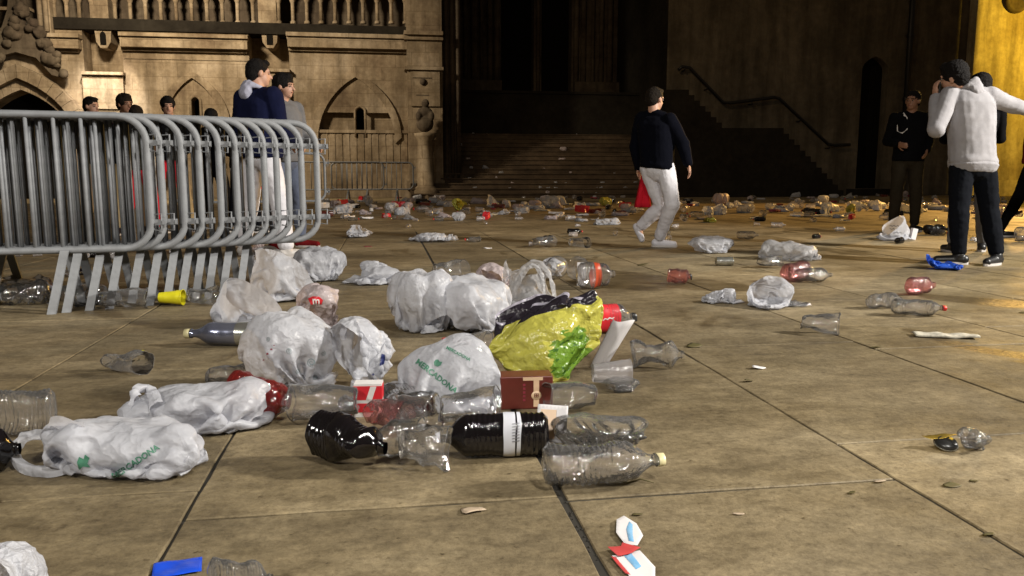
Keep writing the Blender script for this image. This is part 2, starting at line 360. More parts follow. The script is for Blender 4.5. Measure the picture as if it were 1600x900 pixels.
class MB:
    """collects plain shapes and links them as ONE mesh object"""
    def __init__(self): self.v = []; self.f = []; self.s = []
    def add(self, vs, fs, smooth=False):
        n = len(self.v); self.v += [Vector(v) for v in vs]
        self.f += [tuple(i + n for i in f) for f in fs]; self.s += [smooth] * len(fs)
        return self
    def box(self, a, b, M=None):
        x0, y0, z0 = a; x1, y1, z1 = b
        vs = [(x0, y0, z0), (x1, y0, z0), (x1, y1, z0), (x0, y1, z0), (x0, y0, z1), (x1, y0, z1), (x1, y1, z1), (x0, y1, z1)]
        if M is not None: vs = [M @ Vector(v) for v in vs]
        return self.add(vs, [(0, 3, 2, 1), (4, 5, 6, 7), (0, 1, 5, 4), (1, 2, 6, 5), (2, 3, 7, 6), (3, 0, 4, 7)])
    def tube(self, pts, r, seg=8, closed=False, caps=True):
        pts = [Vector(p) for p in pts]; n = len(pts)
        rs = r if isinstance(r, (list, tuple)) else [r] * n
        prev = None; rings = []
        for i, p in enumerate(pts):
            if closed: t = pts[(i + 1) % n] - pts[i - 1]
            else: t = pts[min(i + 1, n - 1)] - pts[max(i - 1, 0)]
            t.normalize()
            if prev is None:
                a = Vector((0, 0, 1)) if abs(t.z) < 0.9 else Vector((1, 0, 0))
                u = t.cross(a).normalized()
            else:
                u = (prev - t * prev.dot(t)).normalized()
            prev = u; w = t.cross(u)
            rings.append([p + (u * math.cos(k * 2 * math.pi / seg) + w * math.sin(k * 2 * math.pi / seg)) * rs[i] for k in range(seg)])
        vs = [v for rg in rings for v in rg]; fs = []
        m = n if closed else n - 1
        for i in range(m):
            j = (i + 1) % n
            for k in range(seg):
                l = (k + 1) % seg
                fs.append((i * seg + k, i * seg + l, j * seg + l, j * seg + k))
        if caps and not closed:
            fs.append(tuple(range(seg))[::-1]); fs.append(tuple((n - 1) * seg + k for k in range(seg)))
        return self.add(vs, fs, True)
    def lathe(self, prof, seg=20, M=None, ripple=None):
        vs = []; fs = []
        for i, (r, z) in enumerate(prof):
            for k in range(seg):
                a = 2 * math.pi * k / seg
                rr = r * (1 + (ripple(a, z) if ripple else 0))
                vs.append(Vector((rr * math.cos(a), rr * math.sin(a), z)))
        for i in range(len(prof) - 1):
            for k in range(seg):
                l = (k + 1) % seg
                fs.append((i * seg + k, i * seg + l, (i + 1) * seg + l, (i + 1) * seg + k))
        if prof[0][0] > 1e-4 and getattr(self, 'capb', False): fs.append(tuple(range(seg))[::-1])
        if M is not None: vs = [M @ v for v in vs]
        return self.add(vs, fs, True)
    def prism(self, outline, y0, y1, M=None):
        """outline in x,z; extruded from y0 to y1"""
        n = len(outline)
        vs = [Vector((x, y0, z)) for x, z in outline] + [Vector((x, y1, z)) for x, z in outline]
        fs = [tuple(range(n)), tuple(range(n, 2 * n))[::-1]]
        fs += [(i, i + n, (i + 1) % n + n, (i + 1) % n) for i in range(n)]
        if M is not None: vs = [M @ v for v in vs]
        return self.add(vs, fs)
    def build(self, name, mats, parent=None, loc=None):
        me = bpy.data.meshes.new(name)
        me.from_pydata([tuple(v) for v in self.v], [], self.f)
        me.polygons.foreach_set('use_smooth', self.s)
        me.update()
        bm = bmesh.new(); bm.from_mesh(me); bmesh.ops.recalc_face_normals(bm, faces=bm.faces); bm.to_mesh(me); bm.free()
        return link(name, me, mats, parent, loc)
def dup(root, loc=None, rot=None, scale=None, label=None, group=None):
    r = root.copy(); COL.objects.link(r)
    if loc is not None: r.location = loc
    if rot is not None: r.rotation_euler = rot
    if scale is not None: r.scale = scale
    if label: r['label'] = label
    if group: r['group'] = group
    for ch in list(root.children):
        c = ch.copy(); COL.objects.link(c); c.parent = r
        for g in list(ch.children):
            d = g.copy(); COL.objects.link(d); d.parent = c
    return r
def apply_mods(o):
    dg = bpy.context.evaluated_depsgraph_get()
    e = o.evaluated_get(dg)
    me = bpy.data.meshes.new_from_object(e, preserve_all_data_layers=True, depsgraph=dg)
    o.modifiers.clear(); old = o.data; o.data = me
    return o
# ------------------------------------------------------------------ plastic bags: a small cloth solver
NU, NV = 64, 44
def sim_bags(specs, steps=110, iters=7, seed=3):
    """specs: dicts with L, C (length, girth), balls [(x,y,z,rx,ry,rz)], squash, g, suck, handles. All bags share one grid (NU around, NV along)."""
    B = len(specs); rs = np.random.RandomState(seed)
    X = np.zeros((B, NU, NV, 3)); du = np.zeros((B, 1, 1)); dv = np.zeros((B, 1, 1)); g = np.zeros((B, 1, 1)); suck = np.zeros((B, 1, 1, 1)); air = np.zeros((B, 1, 1, 1)); cen = np.zeros((B, 1, 1, 3))
    u = (np.arange(NU) / NU * 2 * np.pi)[:, None]; v = (np.arange(NV) / (NV - 1))[None, :]
    pin = np.ones((B, NU, NV, 1)); stretch = np.ones((B, NU, NV))
    flr = np.full((B, 1, 1), 0.0015)
    for b, s in enumerate(specs):
        Lb, Cb = s['L'], s['C']; dv[b] = Lb / (NV - 1); du[b] = Cb / NU; g[b] = s.get('g', 1.0); suck[b] = s.get('suck', 0.0); air[b] = s.get('air', 0.0)
        sq = s.get('squash', 0.75)
        hw = Cb / 4 * s.get('wide', 0.72); hh = s.get('h', 0.09)
        # lens section: seam sides at u=0 and pi
        sec = np.minimum(1, 0.12 + 2.6 * v ** 0.8)     # pinched bottom seam
        x = Lb * sq * (v - 0.35)
        y = hw * np.cos(u) * (0.85 + 0.15 * sec)
        z = hh * (1 + np.sin(u) * sec)
        X[b, ..., 0] = x + 0 * u; X[b, ..., 1] = y + 0 * v; X[b, ..., 2] = z + 0.004
        nz = rs.normal(size=(NU // 4, NV // 4, 3))
        nz = np.repeat(np.repeat(nz, 4, 0), 4, 1)
        for _ in range(3):
            nz = (np.roll(nz, 1, 0) + np.roll(nz, -1, 0) + nz + np.roll(nz, 1, 1) + np.roll(nz, -1, 1)) / 5
        X[b] += nz * s.get('noise', 0.03) + rs.normal(size=(NU, NV, 3)) * 0.002
        if s.get('arch'):                       # handles held up
            a = s['arch']; k = np.clip((v - 0.74) / 0.26, 0, 1) + 0 * u
            X[b, ..., 2] += a * np.sin(k * np.pi * 0.5)
            X[b, ..., 0] -= k * a * s.get('lean', 0.8)
            pin[b, ..., 0] = np.where(v + 0 * u > 0.96, 0.0, 1.0)
        if s.get('twist'):
            k = np.clip((v - 0.6) / 0.4, 0, 1) ** 1.0 * s['twist']
            yy, zz = X[b, ..., 1].copy(), X[b, ..., 2] - hh
            rr = 1 - 0.82 * np.clip((v - 0.5) / 0.2, 0, 1)
            X[b, ..., 1] = (yy * np.cos(k) - zz * np.sin(k)) * rr; X[b, ..., 2] = (yy * np.sin(k) + zz * np.cos(k)) * rr + hh * 0.6
        cen[b] = np.array(s.get('cen', (0, 0, 0.05)))
        rest_v = 1
    X[..., 2] = np.maximum(X[..., 2], 0.002)
    V = np.zeros_like(X)
    mB = max(len(s['balls']) for s in specs)
    bc = np.zeros((B, max(mB, 1), 3)); br = np.full((B, max(mB, 1), 3), 1e-6)
    for b, s in enumerate(specs):
        for k, q in enumerate(s['balls']): bc[b, k] = q[:3]; br[b, k] = q[3:]
    W_ = pin
    def solve(P_, ia, ib, rest, stiff, one_sided=False):
        a = P_[ia]; c = P_[ib]; d = c - a
        ln = np.sqrt((d * d).sum(-1)) + 1e-9
        r = rest / ln
        e = (1 - r)
        if one_sided: e = np.minimum(e, 0)
        wa = W_[ia]; wb = W_[ib]
        k = (e * stiff)[..., None] * d / np.maximum(wa + wb, 1)
        P_[ia] = a + k * wa * 1.0; P_[ib] = c - k * wb * 1.0
    S = slice
    al = S(None)
    ev, od = S(0, None, 2), S(1, None, 2)
    for st in range(steps):
        Pn = X + V * 0.965
        Pn[..., 2] -= 0.0009 * g
        Pn += (cen - X) * suck
        tu = np.roll(X, -1, 1) - np.roll(X, 1, 1)
        tv = np.empty_like(X); tv[:, :, 1:-1] = X[:, :, 2:] - X[:, :, :-2]; tv[:, :, 0] = tv[:, :, 1]; tv[:, :, -1] = tv[:, :, -2]
        nn_ = np.cross(tu, tv); nn_ /= (np.sqrt((nn_ * nn_).sum(-1, keepdims=True)) + 1e-9)
        Pn += nn_ * (air * (1 - st / steps * 0.5))
        Pn = np.where(W_ > 0, Pn, X)
        for it in range(iters):
            # u direction (periodic)
            solve(Pn, (al, S(0, NU, 2)), (al, S(1, NU, 2)), du, 0.9)
            solve(Pn, (al, S(1, NU - 1, 2)), (al, S(2, NU, 2)), du, 0.9)
            solve(Pn, (al, S(NU - 1, NU)), (al, S(0, 1)), du, 0.9)
            # v direction
            solve(Pn, (al, al, S(0, NV - 1, 2)), (al, al, S(1, NV, 2)), dv, 0.9)
            solve(Pn, (al, al, S(1, NV - 1, 2)), (al, al, S(2, NV, 2)), dv, 0.9)
            if it % 2 == 0:   # shear and bending
                dg = np.sqrt(du * du + dv * dv)
                for o1 in (0, 1):
                    for o2 in (0, 1):
                        nu_ = (NU - 1 - o1) // 2; nv_ = (NV - 1 - o2) // 2
                        ia = (al, S(o1, o1 + 2 * nu_, 2), S(o2, o2 + 2 * nv_, 2)); ib = (al, S(o1 + 1, o1 + 1 + 2 * nu_, 2), S(o2 + 1, o2 + 1 + 2 * nv_, 2))
                        solve(Pn, ia, ib, dg, 0.5)
                        ia = (al, S(o1 + 1, o1 + 1 + 2 * nu_, 2), S(o2, o2 + 2 * nv_, 2)); ib = (al, S(o1, o1 + 2 * nu_, 2), S(o2 + 1, o2 + 1 + 2 * nv_, 2))
                        solve(Pn, ia, ib, dg, 0.5)
                for o in (0, 1):
                    for q in (0, 2):
                        n = NV - 2
                        ia = (al, al, S(o + q, n, 4)); m_ = len(range(o + q, n, 4))
                        solve(Pn, ia, (al, al, S(o + q + 2, o + q + 2 + 4 * m_ - 3, 4)), 2 * dv, 0.35, True)
                        n = NU - 2; m_ = len(range(o + q, n, 4))
                        solve(Pn, (al, S(o + q, n, 4)), (al, S(o + q + 2, o + q + 2 + 4 * m_ - 3, 4)), 2 * du, 0.35, True)
            for k in range(mB):
                q = (Pn - bc[:, None, None, k]) / br[:, None, None, k]
                l = np.sqrt((q * q).sum(-1, keepdims=True)) + 1e-9
                inside = (l < 1)
                Pn = np.where(inside, bc[:, None, None, k] + q / l * br[:, None, None, k], Pn)
            Pn[..., 2] = np.maximum(Pn[..., 2], flr)
        V = Pn - X
        con = Pn[..., 2] <= 0.003
        V[con] *= 0.2
        sp = np.sqrt((V * V).sum(-1, keepdims=True)); V *= np.minimum(1, 0.02 / (sp + 1e-9))
        X = Pn
    return X

def bag_mesh(X, name, handles=True, hole_open=True, keep=None):
    """faces of the grid, with the mouth and the handle holes cut away, refined once; uv = (u, v)"""
    vs = X.reshape(-1, 3).tolist(); fs = []; uvs = []
    for i in range(NU):
        j = (i + 1) % NU
        for k in range(NV - 1):
            uu = (i + 0.5) / NU; vv = (k + 0.5) / (NV - 1)
            if keep is not None:
                if not keep(uu, vv): continue
            elif handles:
                # distance from the side seams at u = 0 and 0.5
                d = min(uu, 1 - uu, abs(uu - 0.5))
                if vv > 0.74:
                    w = 0.105 + 0.03 * (1 - (vv - 0.74) / 0.26)
                    if vv < 0.80: w += (0.80 - vv) * 1.2
                    if d > w: continue
                    if vv < 0.95 and vv > 0.78 and d < 0.035: continue
            fs.append((i * NV + k, j * NV + k, j * NV + k + 1, i * NV + k + 1))
            uvs += [(i / NU, k / (NV - 1)), ((i + 1) / NU, k / (NV - 1)), ((i + 1) / NU, (k + 1) / (NV - 1)), (i / NU, (k + 1) / (NV - 1))]
    me = bpy.data.meshes.new(name)
    me.from_pydata(vs, [], fs)
    ul = me.uv_layers.new(name='UVMap'); ul.data.foreach_set('uv', [c for p in uvs for c in p])
    bm = bmesh.new(); bm.from_mesh(me)
    bmesh.ops.delete(bm, geom=[v for v in bm.verts if not v.link_faces], context='VERTS')
    bm.to_mesh(me); bm.free()
    me.shade_smooth()
    return me
def refine(o, lv=1):
    md = o.modifiers.new('s', 'SUBSURF'); md.levels = lv; md.render_levels = lv
    apply_mods(o); o.data.shade_smooth(); return o
# ------------------------------------------------------------------ the place: paving, church front, stairs, walls
def structure(o): o['kind'] = 'structure'; return o

def build_paving():
    root = bpy.data.objects.new('pavement', None); COL.objects.link(root); root['kind'] = 'structure'
    bed = MB().box((-70, -30, -0.6), (70, 80, -0.005)).build('joint_bed', 'joint_dirt', root)
    xb = G(868, 760).x                      # the wide open joint
    Wd, Ln, gap = 0.868, 1.30, 0.0034
    rr = random.Random(5)
    def slab_mesh(w, l, nick, wide):
        bm = bmesh.new()
        x0, x1 = gap / 2 + (0.007 if wide == 1 else 0), w - gap / 2 - (0.004 if wide == 2 else 0)
        y0, y1 = gap / 2, l - gap / 2
        def edge(a, b, n):
            return [(a[0] + (b[0] - a[0]) * i / n, a[1] + (b[1] - a[1]) * i / n) for i in range(n)]
        pts = edge((x0, y0), (x1, y0), 6) + edge((x1, y0), (x1, y1), 10) + edge((x1, y1), (x0, y1), 6) + edge((x0, y1), (x0, y0), 10)
        cx, cy = w / 2, l / 2
        top, rim, low = [], [], []
        for p in pts:
            j = rr.uniform(0, nick) ** 1.0
            dx, dy = (cx - p[0]), (cy - p[1]); d = math.hypot(dx, dy)
            q = (p[0] + (j if p[0] < 0.05 else (-j if p[0] > w - 0.05 else 0)), p[1] + (j if p[1] < 0.05 else (-j if p[1] > l - 0.05 else 0)))
            low.append(bm.verts.new((q[0], q[1], -0.03)))
            rim.append(bm.verts.new((q[0], q[1], -0.0025)))
            top.append(bm.verts.new((q[0] + 0.004 * dx / d, q[1] + 0.004 * dy / d, 0)))
        n = len(pts)
        for i in range(n):
            k = (i + 1) % n
            bm.faces.new((low[i], low[k], rim[k], rim[i])); bm.faces.new((rim[i], rim[k], top[k], top[i]))
        bm.faces.new(top)
        me = bpy.data.meshes.new('paving_slab'); bm.to_mesh(me); bm.free(); return me
    variants = [slab_mesh(Wd, Ln, 0.0048, 0) for _ in range(6)]
    wl = [slab_mesh(Wd, Ln, 0.005, 1) for _ in range(2)]; wr = [slab_mesh(Wd, Ln, 0.005, 2) for _ in range(2)]
    # row offsets (staggered transverse joints), anchored on the joints one can see
    ya = G(230, 817).y; yb = G(985, 775).y
    cnt = 0; far = MB()
    for ci in range(-40, 44):
        x = xb + ci * Wd
        off = {-1: ya, 0: yb, -2: yb + 0.2, 1: ya + 0.25}.get(ci, rr.uniform(0, Ln))
        y = off - Ln * math.ceil((off + 1.5) / Ln) - Ln
        while y < 26.5:
            c = proj((x + Wd / 2, y + Ln / 2, 0)) if (y + Ln / 2) > 0.6 else None
            near = y < 9.8 and y > -0.7 and (x + Wd / 2 - y * math.tan(-YAW)) < 0.72 * y + 1.6 and (x + Wd / 2 - y * math.tan(-YAW)) > -0.66 * y - 1.6
            dz = rr.uniform(-0.0015, 0.0015)
            if near and cnt < 298:
                me = wl[ci % 2] if ci == 0 else wr[ci % 2] if ci == -1 else variants[rr.randrange(6)]
                o = link('paving_slab', me, 'paving', root, (x, y, dz)); cnt += 1
            else:
                a, b, c_, d_ = x + gap / 2, x + Wd - gap / 2, y + gap / 2, y + Ln - gap / 2
                far.add([(a, c_, dz), (b, c_, dz), (b, d_, dz), (a, d_, dz)], [(0, 1, 2, 3)])
            y += Ln
    o = far.build('distant_paving', 'paving', root); o['kind'] = 'stuff'
    # thick dirt packed into the open joint
    d = MB()
    for k in range(140):
        y = rr.uniform(0.9, 5); x = xb + rr.uniform(-0.004, 0.008); r = rr.uniform(0.002, 0.005)
        d.lathe([(0.0005, -r), (r, 0), (0.0005, r * 0.7)], 5, Matrix.Translation((x, y, -0.004)))
    o = d.build('joint_grit', 'joint_dirt', root); o['kind'] = 'stuff'
    far_g = MB().box((-150, 26.5, -0.3), (150, 240, -0.01)).build('ground', 'dark_stone'); structure(far_g)
    structure(MB().box((-150, -120, -0.7), (150, -30, -0.01)).build('ground', 'dark_stone'))
build_paving()

def arch_pts(cx, half, z0, zs, zt, n=10, sag=1.0):
    """pointed arch outline: up the left side from z0, over the point, down the right side"""
    L_ = [(cx - half, z0), (cx - half, zs)]
    for i in range(1, n):
        t = i / n
        a = math.radians(60) * i / n
        x = cx + half - 2 * half * math.cos(a)
        z = zs + (zt - zs) * math.sin(a) / math.sin(math.radians(60))
        L_.append((x, z))
    L_.append((cx, zt))
    R_ = [(2 * cx - x, z) for x, z in L_[::-1][1:]]
    return L_ + R_
def cut(o, cutters):
    for c in cutters:
        md = o.modifiers.new('b', 'BOOLEAN'); md.operation = 'DIFFERENCE'; md.solver = 'EXACT'; md.object = c
    apply_mods(o)
    for c in cutters:
        me = c.data; bpy.data.objects.remove(c); bpy.data.meshes.remove(me)
    return o

YF = 27.0
def fx(px, py=150, Y=YF): return P(px, py, Y).x
def fz(py, px=330, Y=YF): return P(px, py, Y).z

def fbox(mb, px0, px1, py0, py1, front, back, ref=None):
    """box whose front face, at Y = YF - front, spans these pixels of the photograph"""
    Y = YF - front; pm = (px0 + px1) / 2 if ref is None else ref
    x0, x1 = P(px0, 200, Y).x, P(px1, 200, Y).x
    z1 = P(pm, py0, Y).z; z0 = 0.0 if py1 is None else P(pm, py1, Y).z
    mb.box((x0, Y, z0), (x1, YF + back, z1)); return x0, x1, z0, z1

def church_front():
    r = thing('church_building', 'floodlit pale stone church front with carved arcade, cornices and pointed blind arches', 'church', (0, 0, 0))
    # lower wall with recesses
    m = MB(); x0, x1, z0, z1 = fbox(m, -420, 640, 52, None, 0, 0.9, 330)
    wall = m.build('wall', 'front_stone', r)
    cs = []
    for a, b in ((135, 196), (392, 454)):
        c = MB(); fbox(c, a, b, 20, 112 if a < 200 else 106, 0.2, -0.0, None); 
        cx0, cx1 = fx(a), fx(b)
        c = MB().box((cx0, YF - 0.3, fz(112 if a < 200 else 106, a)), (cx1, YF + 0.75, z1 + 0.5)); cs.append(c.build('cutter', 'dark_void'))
    # portal opening
    pc, ph = fx(38), (fx(112) - fx(38))
    pz = fz(140, 38)
    cs.append(MB().prism(arch_pts(pc, ph, -0.5, fz(205, 38), pz), YF - 0.5, YF + 0.8).build('cutter', 'dark_void'))
    for cxp, w, t, b in ((305, 7, 152, 215), (562, 7, 168, 215)):
        cs.append(MB().prism(arch_pts(fx(cxp), fx(cxp + w) - fx(cxp), fz(b, cxp), fz(t + 8, cxp), fz(t, cxp), 6), YF - 0.3, YF + 0.6).build('cutter', 'dark_void'))
    # shaded niche in the lower part of the right blind arch
    cs.append(MB().prism([(fx(497), fz(203, 560)), (fx(503), fz(176, 560)), (fx(618), fz(176, 560)), (fx(626), fz(203, 560))], YF - 0.3, YF + 0.22).build('cutter', 'dark_void'))
    cut(wall, cs)
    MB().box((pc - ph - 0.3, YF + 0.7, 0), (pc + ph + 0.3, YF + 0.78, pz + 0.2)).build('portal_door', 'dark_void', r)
    for cxp, t, b in ((305, 150, 217), (562, 166, 217)):
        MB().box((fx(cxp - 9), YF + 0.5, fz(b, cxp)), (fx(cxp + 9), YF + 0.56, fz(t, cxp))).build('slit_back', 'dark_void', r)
    # slit window surrounds
    for cxp, t in ((305, 150), (562, 166)):
        m = MB(); a = arch_pts(fx(cxp), fx(cxp + 8) - fx(cxp), fz(214, cxp), fz(t + 8, cxp), fz(t, cxp), 6)
        m.tube([Vector((x, YF - 0.02, z)) for x, z in a], 0.045, 6); m.build('slit_frame', 'front_stone', r)
    # cornices: three stepped mouldings over each panel
    for a, b in ((66, 133), (194, 393), (452, 640)):
        ref = (a + b) / 2
        for k, (t, bt, pr) in enumerate(((52, 58, 0.34), (58.3, 63, 0.24), (63.3, 75, 0.30), (75.3, 81, 0.12))):
            m = MB(); fbox(m, a + k, b - k * 0.5, t, bt, pr, -0.004, ref); m.build('cornice_moulding', 'front_stone', r)
    # plinth blocks under the recesses and the piers that stand in them
    for a, b, t in ((134, 197, 112), (391, 455, 107)):
        m = MB(); fbox(m, a, b, t + 5, None, 0.16, -0.003); m.build('plinth_block', 'front_stone', r)
        m = MB(); fbox(m, a - 1, b + 1, t, t + 4.8, 0.26, -0.003); m.build('plinth_ledge', 'front_stone', r)
        m = MB(); fbox(m, a + 2, b - 2, 165, 170, 0.22, -0.003); m.build('plinth_moulding', 'front_stone', r)
        c = (a + b) / 2 + 2
        m = MB(); fbox(m, c - 14, c + 14, -60, 42, -0.1, 0.9); m.build('pier', 'front_stone', r)
        m = MB(); fbox(m, c - 16, c + 16, 38, 45, 0.02, 0.7); m.build('pier_moulding', 'front_stone', r)
        x_ = fx(c); w = fx(c + 13) - x_
        m = MB().prism([(x_ - w, fz(45, c)), (x_ + w, fz(45, c)), (x_ + w * .85, fz(66, c)), (x_ + w * .4, fz(75, c)), (x_ - w * .4, fz(75, c)), (x_ - w * .85, fz(66, c))], YF + 0.0, YF + 0.7)
        o = m.build('corbel_niche', 'front_stone', r)
        MB().prism(arch_pts(x_, w * 0.35, fz(70, c), fz(56, c), fz(49, c), 5), YF - 0.03, YF - 0.005).build('corbel_opening', 'dark_void', o)
    # ledge under the arcade, arcade back wall, colonnettes and little arches
    m = MB(); fbox(m, 84, 640, 34, 51.5, 0.08, 0.9, 360); m.build('arcade_ledge', 'black_stone', r)
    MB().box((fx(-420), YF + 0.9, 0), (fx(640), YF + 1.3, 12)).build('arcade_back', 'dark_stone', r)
    def arc(a, b, n):
        for i in range(n + 1):
            px = a + (b - a) * i / n; x = fx(px); zb, zt = fz(36, px), fz(-2, px)
            m = MB(); m.tube([(x, YF + 0.15, zb), (x, YF + 0.15, zt)], 0.06, 8)
            m.lathe([(0.095, zb), (0.095, zb + .06), (0.06, zb + .1)], 8, Matrix.Translation((x, YF + .15, 0)))
            m.lathe([(0.06, zt - .12), (0.095, zt - .03), (0.10, zt + .04)], 8, Matrix.Translation((x, YF + .15, 0)))
            m.build('colonnette', 'front_stone', r)
        m = MB()
        for i in range(n):
            p0, p1 = a + (b - a) * i / n, a + (b - a) * (i + 1) / n
            xa, xb_ = fx(p0), fx(p1); zt = fz(-2, p0)
            ol = arch_pts((xa + xb_) / 2, (xb_ - xa) / 2 - 0.05, zt, zt + .02, zt + .42, 5)
            poly = [(xa, zt)] + ol[0:] + [(xb_, zt), (xb_, zt + .62), (xa, zt + .62)]
            m.prism(poly, YF + 0.06, YF + 0.24)
        m.build('arcade_arches', 'front_stone', r)
    arc(92, 150, 3); arc(186, 400, 9); arc(440, 636, 9)
    MB().box((fx(-420), YF + 0.0, fz(-2) + .62), (fx(640), YF + 0.9, 12)).build('upper_wall', 'front_stone', r)
    # blind arches on the panels (raised ribs, one rib made of curved stones)
    def rib(cp, hp, spring, top, w, r0=0.0, side=(0, 1), ref=None):
        cx = fx(cp); half = fx(cp + hp) - cx
        pts = arch_pts(cx, half, fz(spring + 1, cp), fz(spring, cp), fz(top, cp), 12)
        n = len(pts); 
        half_n = n // 2
        for s in side:
            seg = pts[:half_n + 1] if s == 0 else pts[half_n:]
            inner = [(cx + (x - cx) * (1 - w / half), z - w * 0.9) for x, z in seg]
            poly = seg + inner[::-1]
            MB().prism(poly, YF - 0.10, YF - 0.002).build('arch_rib', 'front_stone', r)
    rib(302, 56, 192, 112, 0.22); rib(556, 70, 214, 112, 0.20)
    # panelled dado at the right
    m = MB(); fbox(m, 498, 640, 203, 208, 0.06, -0.003); m.build('dado_ledge', 'front_stone', r)
    for k in range(12):
        a = 503 + k * 11.3
        m = MB(); fbox(m, a, a + 8.5, 209, 255, 0.022, -0.003); m.build('dado_panel', 'front_stone', r)
    m = MB(); fbox(m, 498, 640, 256, None, 0.1, -0.003); m.build('dado_plinth', 'front_stone', r)
    # horizontal string courses and stray blocks
    m = MB(); fbox(m, 200, 391, 92, 93.5, 0.03, -0.004); m.build('string_course', 'front_stone', r)
    # portal arch, stone by stone, in two orders
    def order(hp_o, hp_i, top_o, top_i, spr, pr, n, mat):
        cx = fx(38)
        o_ = arch_pts(cx, fx(38 + hp_o) - cx, fz(330, 38), fz(spr, 38), fz(top_o, 38), n)
        i_ = arch_pts(cx, fx(38 + hp_i) - cx, fz(330, 38), fz(spr, 38), fz(top_i, 38), n)
        for k in range(len(o_) - 1):
            g = 0.02
            A, B_ = Vector((*o_[k], 0)), Vector((*o_[k + 1], 0)); C_, D_ = Vector((*i_[k + 1], 0)), Vector((*i_[k], 0))
            q = [A.lerp(B_, g), B_.lerp(A, g), C_.lerp(D_, g), D_.lerp(C_, g)]
            j = rnd.uniform(0, 0.012)
            MB().prism([(v.x, v.y) for v in q], YF - pr - j, YF - 0.002).build('arch_stone', mat, r)
    order(103, 82, 103, 124, 215, 0.42, 9, 'front_stone')
    order(81, 72, 125, 141, 215, 0.20, 9, 'front_stone')
    # carved ogee gable above the portal, with leafy lumps
    m = MB()
    cx = fx(38); pts = [(-60, 118), (-38, 80), (-20, 50), (-8, 20), (0, -30), (8, 20), (22, 50), (42, 80), (66, 122), (52, 118), (30, 92), (0, 84), (-30, 92), (-50, 118)]
    m.prism([(fx(38 + a), fz(b, 38)) for a, b in pts], YF - 0.34, YF - 0.003)
    m.build('carved_gable', 'dark_stone', r)
    rr = random.Random(3)
    for k in range(34):
        t = rr.uniform(0, 1); s = rr.choice((-1, 1))
        px = 38 + s * (4 + 56 * t ** 1.3) + rr.uniform(-6, 6); py = 15 + 98 * t + rr.uniform(-8, 8)
        c = P(px, py, YF - 0.36); rad = rr.uniform(0.09, 0.2)
        bm = bmesh.new(); bmesh.ops.create_icosphere(bm, subdivisions=2, radius=rad)
        for v in bm.verts: v.co *= 1 + 0.45 * mnoise.noise(v.co * 9 + Vector((k, 0, 0)))
        me = bpy.data.meshes.new('carved_leaf'); bm.to_mesh(me); bm.free(); me.shade_smooth()
        link('carved_leaf', me, 'dark_stone', r, c)
    for a, b, t, bt, pr in ((-80, 62, 10, 15, .3), (75, 92, -60, 52, .28)):
        m = MB(); fbox(m, a, b, t, bt, pr, -0.003); m.build('shaft', 'front_stone', r)
    m = MB()
    for px in (79, 88): m.tube([(fx(px), YF - .32, fz(52, px)), (fx(px), YF - .32, 9)], 0.08, 8)
    m.build('shaft_roll', 'front_stone', r)
    return r
church_front()

def end_pier():
    r = thing('stone_pier', 'carved stone pier with pale plaque at the right end of the lit church front', 'pier')
    m = MB(); fbox(m, 638, 692, -260, None, 0.5, 1.3); m.build('shaft', 'front_stone', r)
    for t, b, pr in ((48, 54, .72), (54.5, 62, .6), (104, 109, .62), (282, 296, .7)):
        m = MB(); fbox(m, 634, 694, t, b, pr, 0.0); m.build('moulding', 'front_stone', r)
    m = MB(); fbox(m, 643, 688, 112, 166, 0.56, -0.505); pl = m.build('plaque', 'front_stone', r)
    c = P(661, 128, YF - 0.585)
    MB().lathe([(0.0001, -.02), (0.09, -.02), (0.11, 0.01), (0.0001, .02)], 14, Matrix.Translation(c) @ Matrix.Rotation(math.pi / 2, 4, 'X')).build('emblem', 'dark_stone', pl)
    for y, w in ((121, 15), (148, 10)):
        q = MB(); fbox(q, 661 - w, 661 + w, y, y + 1.6, 0.568, -0.565); q.build('carved_line', 'dark_stone', pl)
    m = MB(); fbox(m, 693, 720, -260, None, 0.1, 5.2); m.build('buttress', 'dark_stone', r)
    for px in (697, 706, 715):
        MB().tube([(fx(px), YF - .12, 0), (fx(px), YF - .12, 8)], 0.07, 8).build('shaft_roll', 'dark_stone', r)
    # statue on a pedestal in front of the pier
    s = thing('statue', 'small weathered stone figure on a column in front of the plaque', 'statue', (fx(661), YF - 1.0, 0))
    zt = fz(206, 661, YF - 1.0)
    MB().lathe([(.42, 0), (.42, .25), (.36, .32), (.27, .4), (.25, zt - .3), (.34, zt - .15), (.36, zt - .05), (.01, zt)], 8).build('pedestal', 'front_stone', s)
    bm = bmesh.new()
    for c, rad, sc in (((0, 0, .28), .26, (1.1, .8, 1.1)), ((0, 0, .62), .2, (1.3, .8, .9)), ((.02, -.02, .9), .13, (1, 1, 1.1)), ((-.2, -.1, .5), .1, (1, 1, 1.6)), ((.2, -.1, .5), .1, (1, 1, 1.6))):
        bmesh.ops.create_icosphere(bm, subdivisions=2, radius=rad, matrix=Matrix.Translation(Vector(c) + Vector((0, 0, zt - .02))) @ Matrix.Diagonal((*sc, 1)))
    me = bpy.data.meshes.new('figure'); bm.to_mesh(me); bm.free()
    o = link('figure', me, 'dark_stone', s); md = o.modifiers.new('r', 'REMESH'); md.mode = 'VOXEL'; md.voxel_size = .03; apply_mods(o); o.data.shade_smooth()
end_pier()

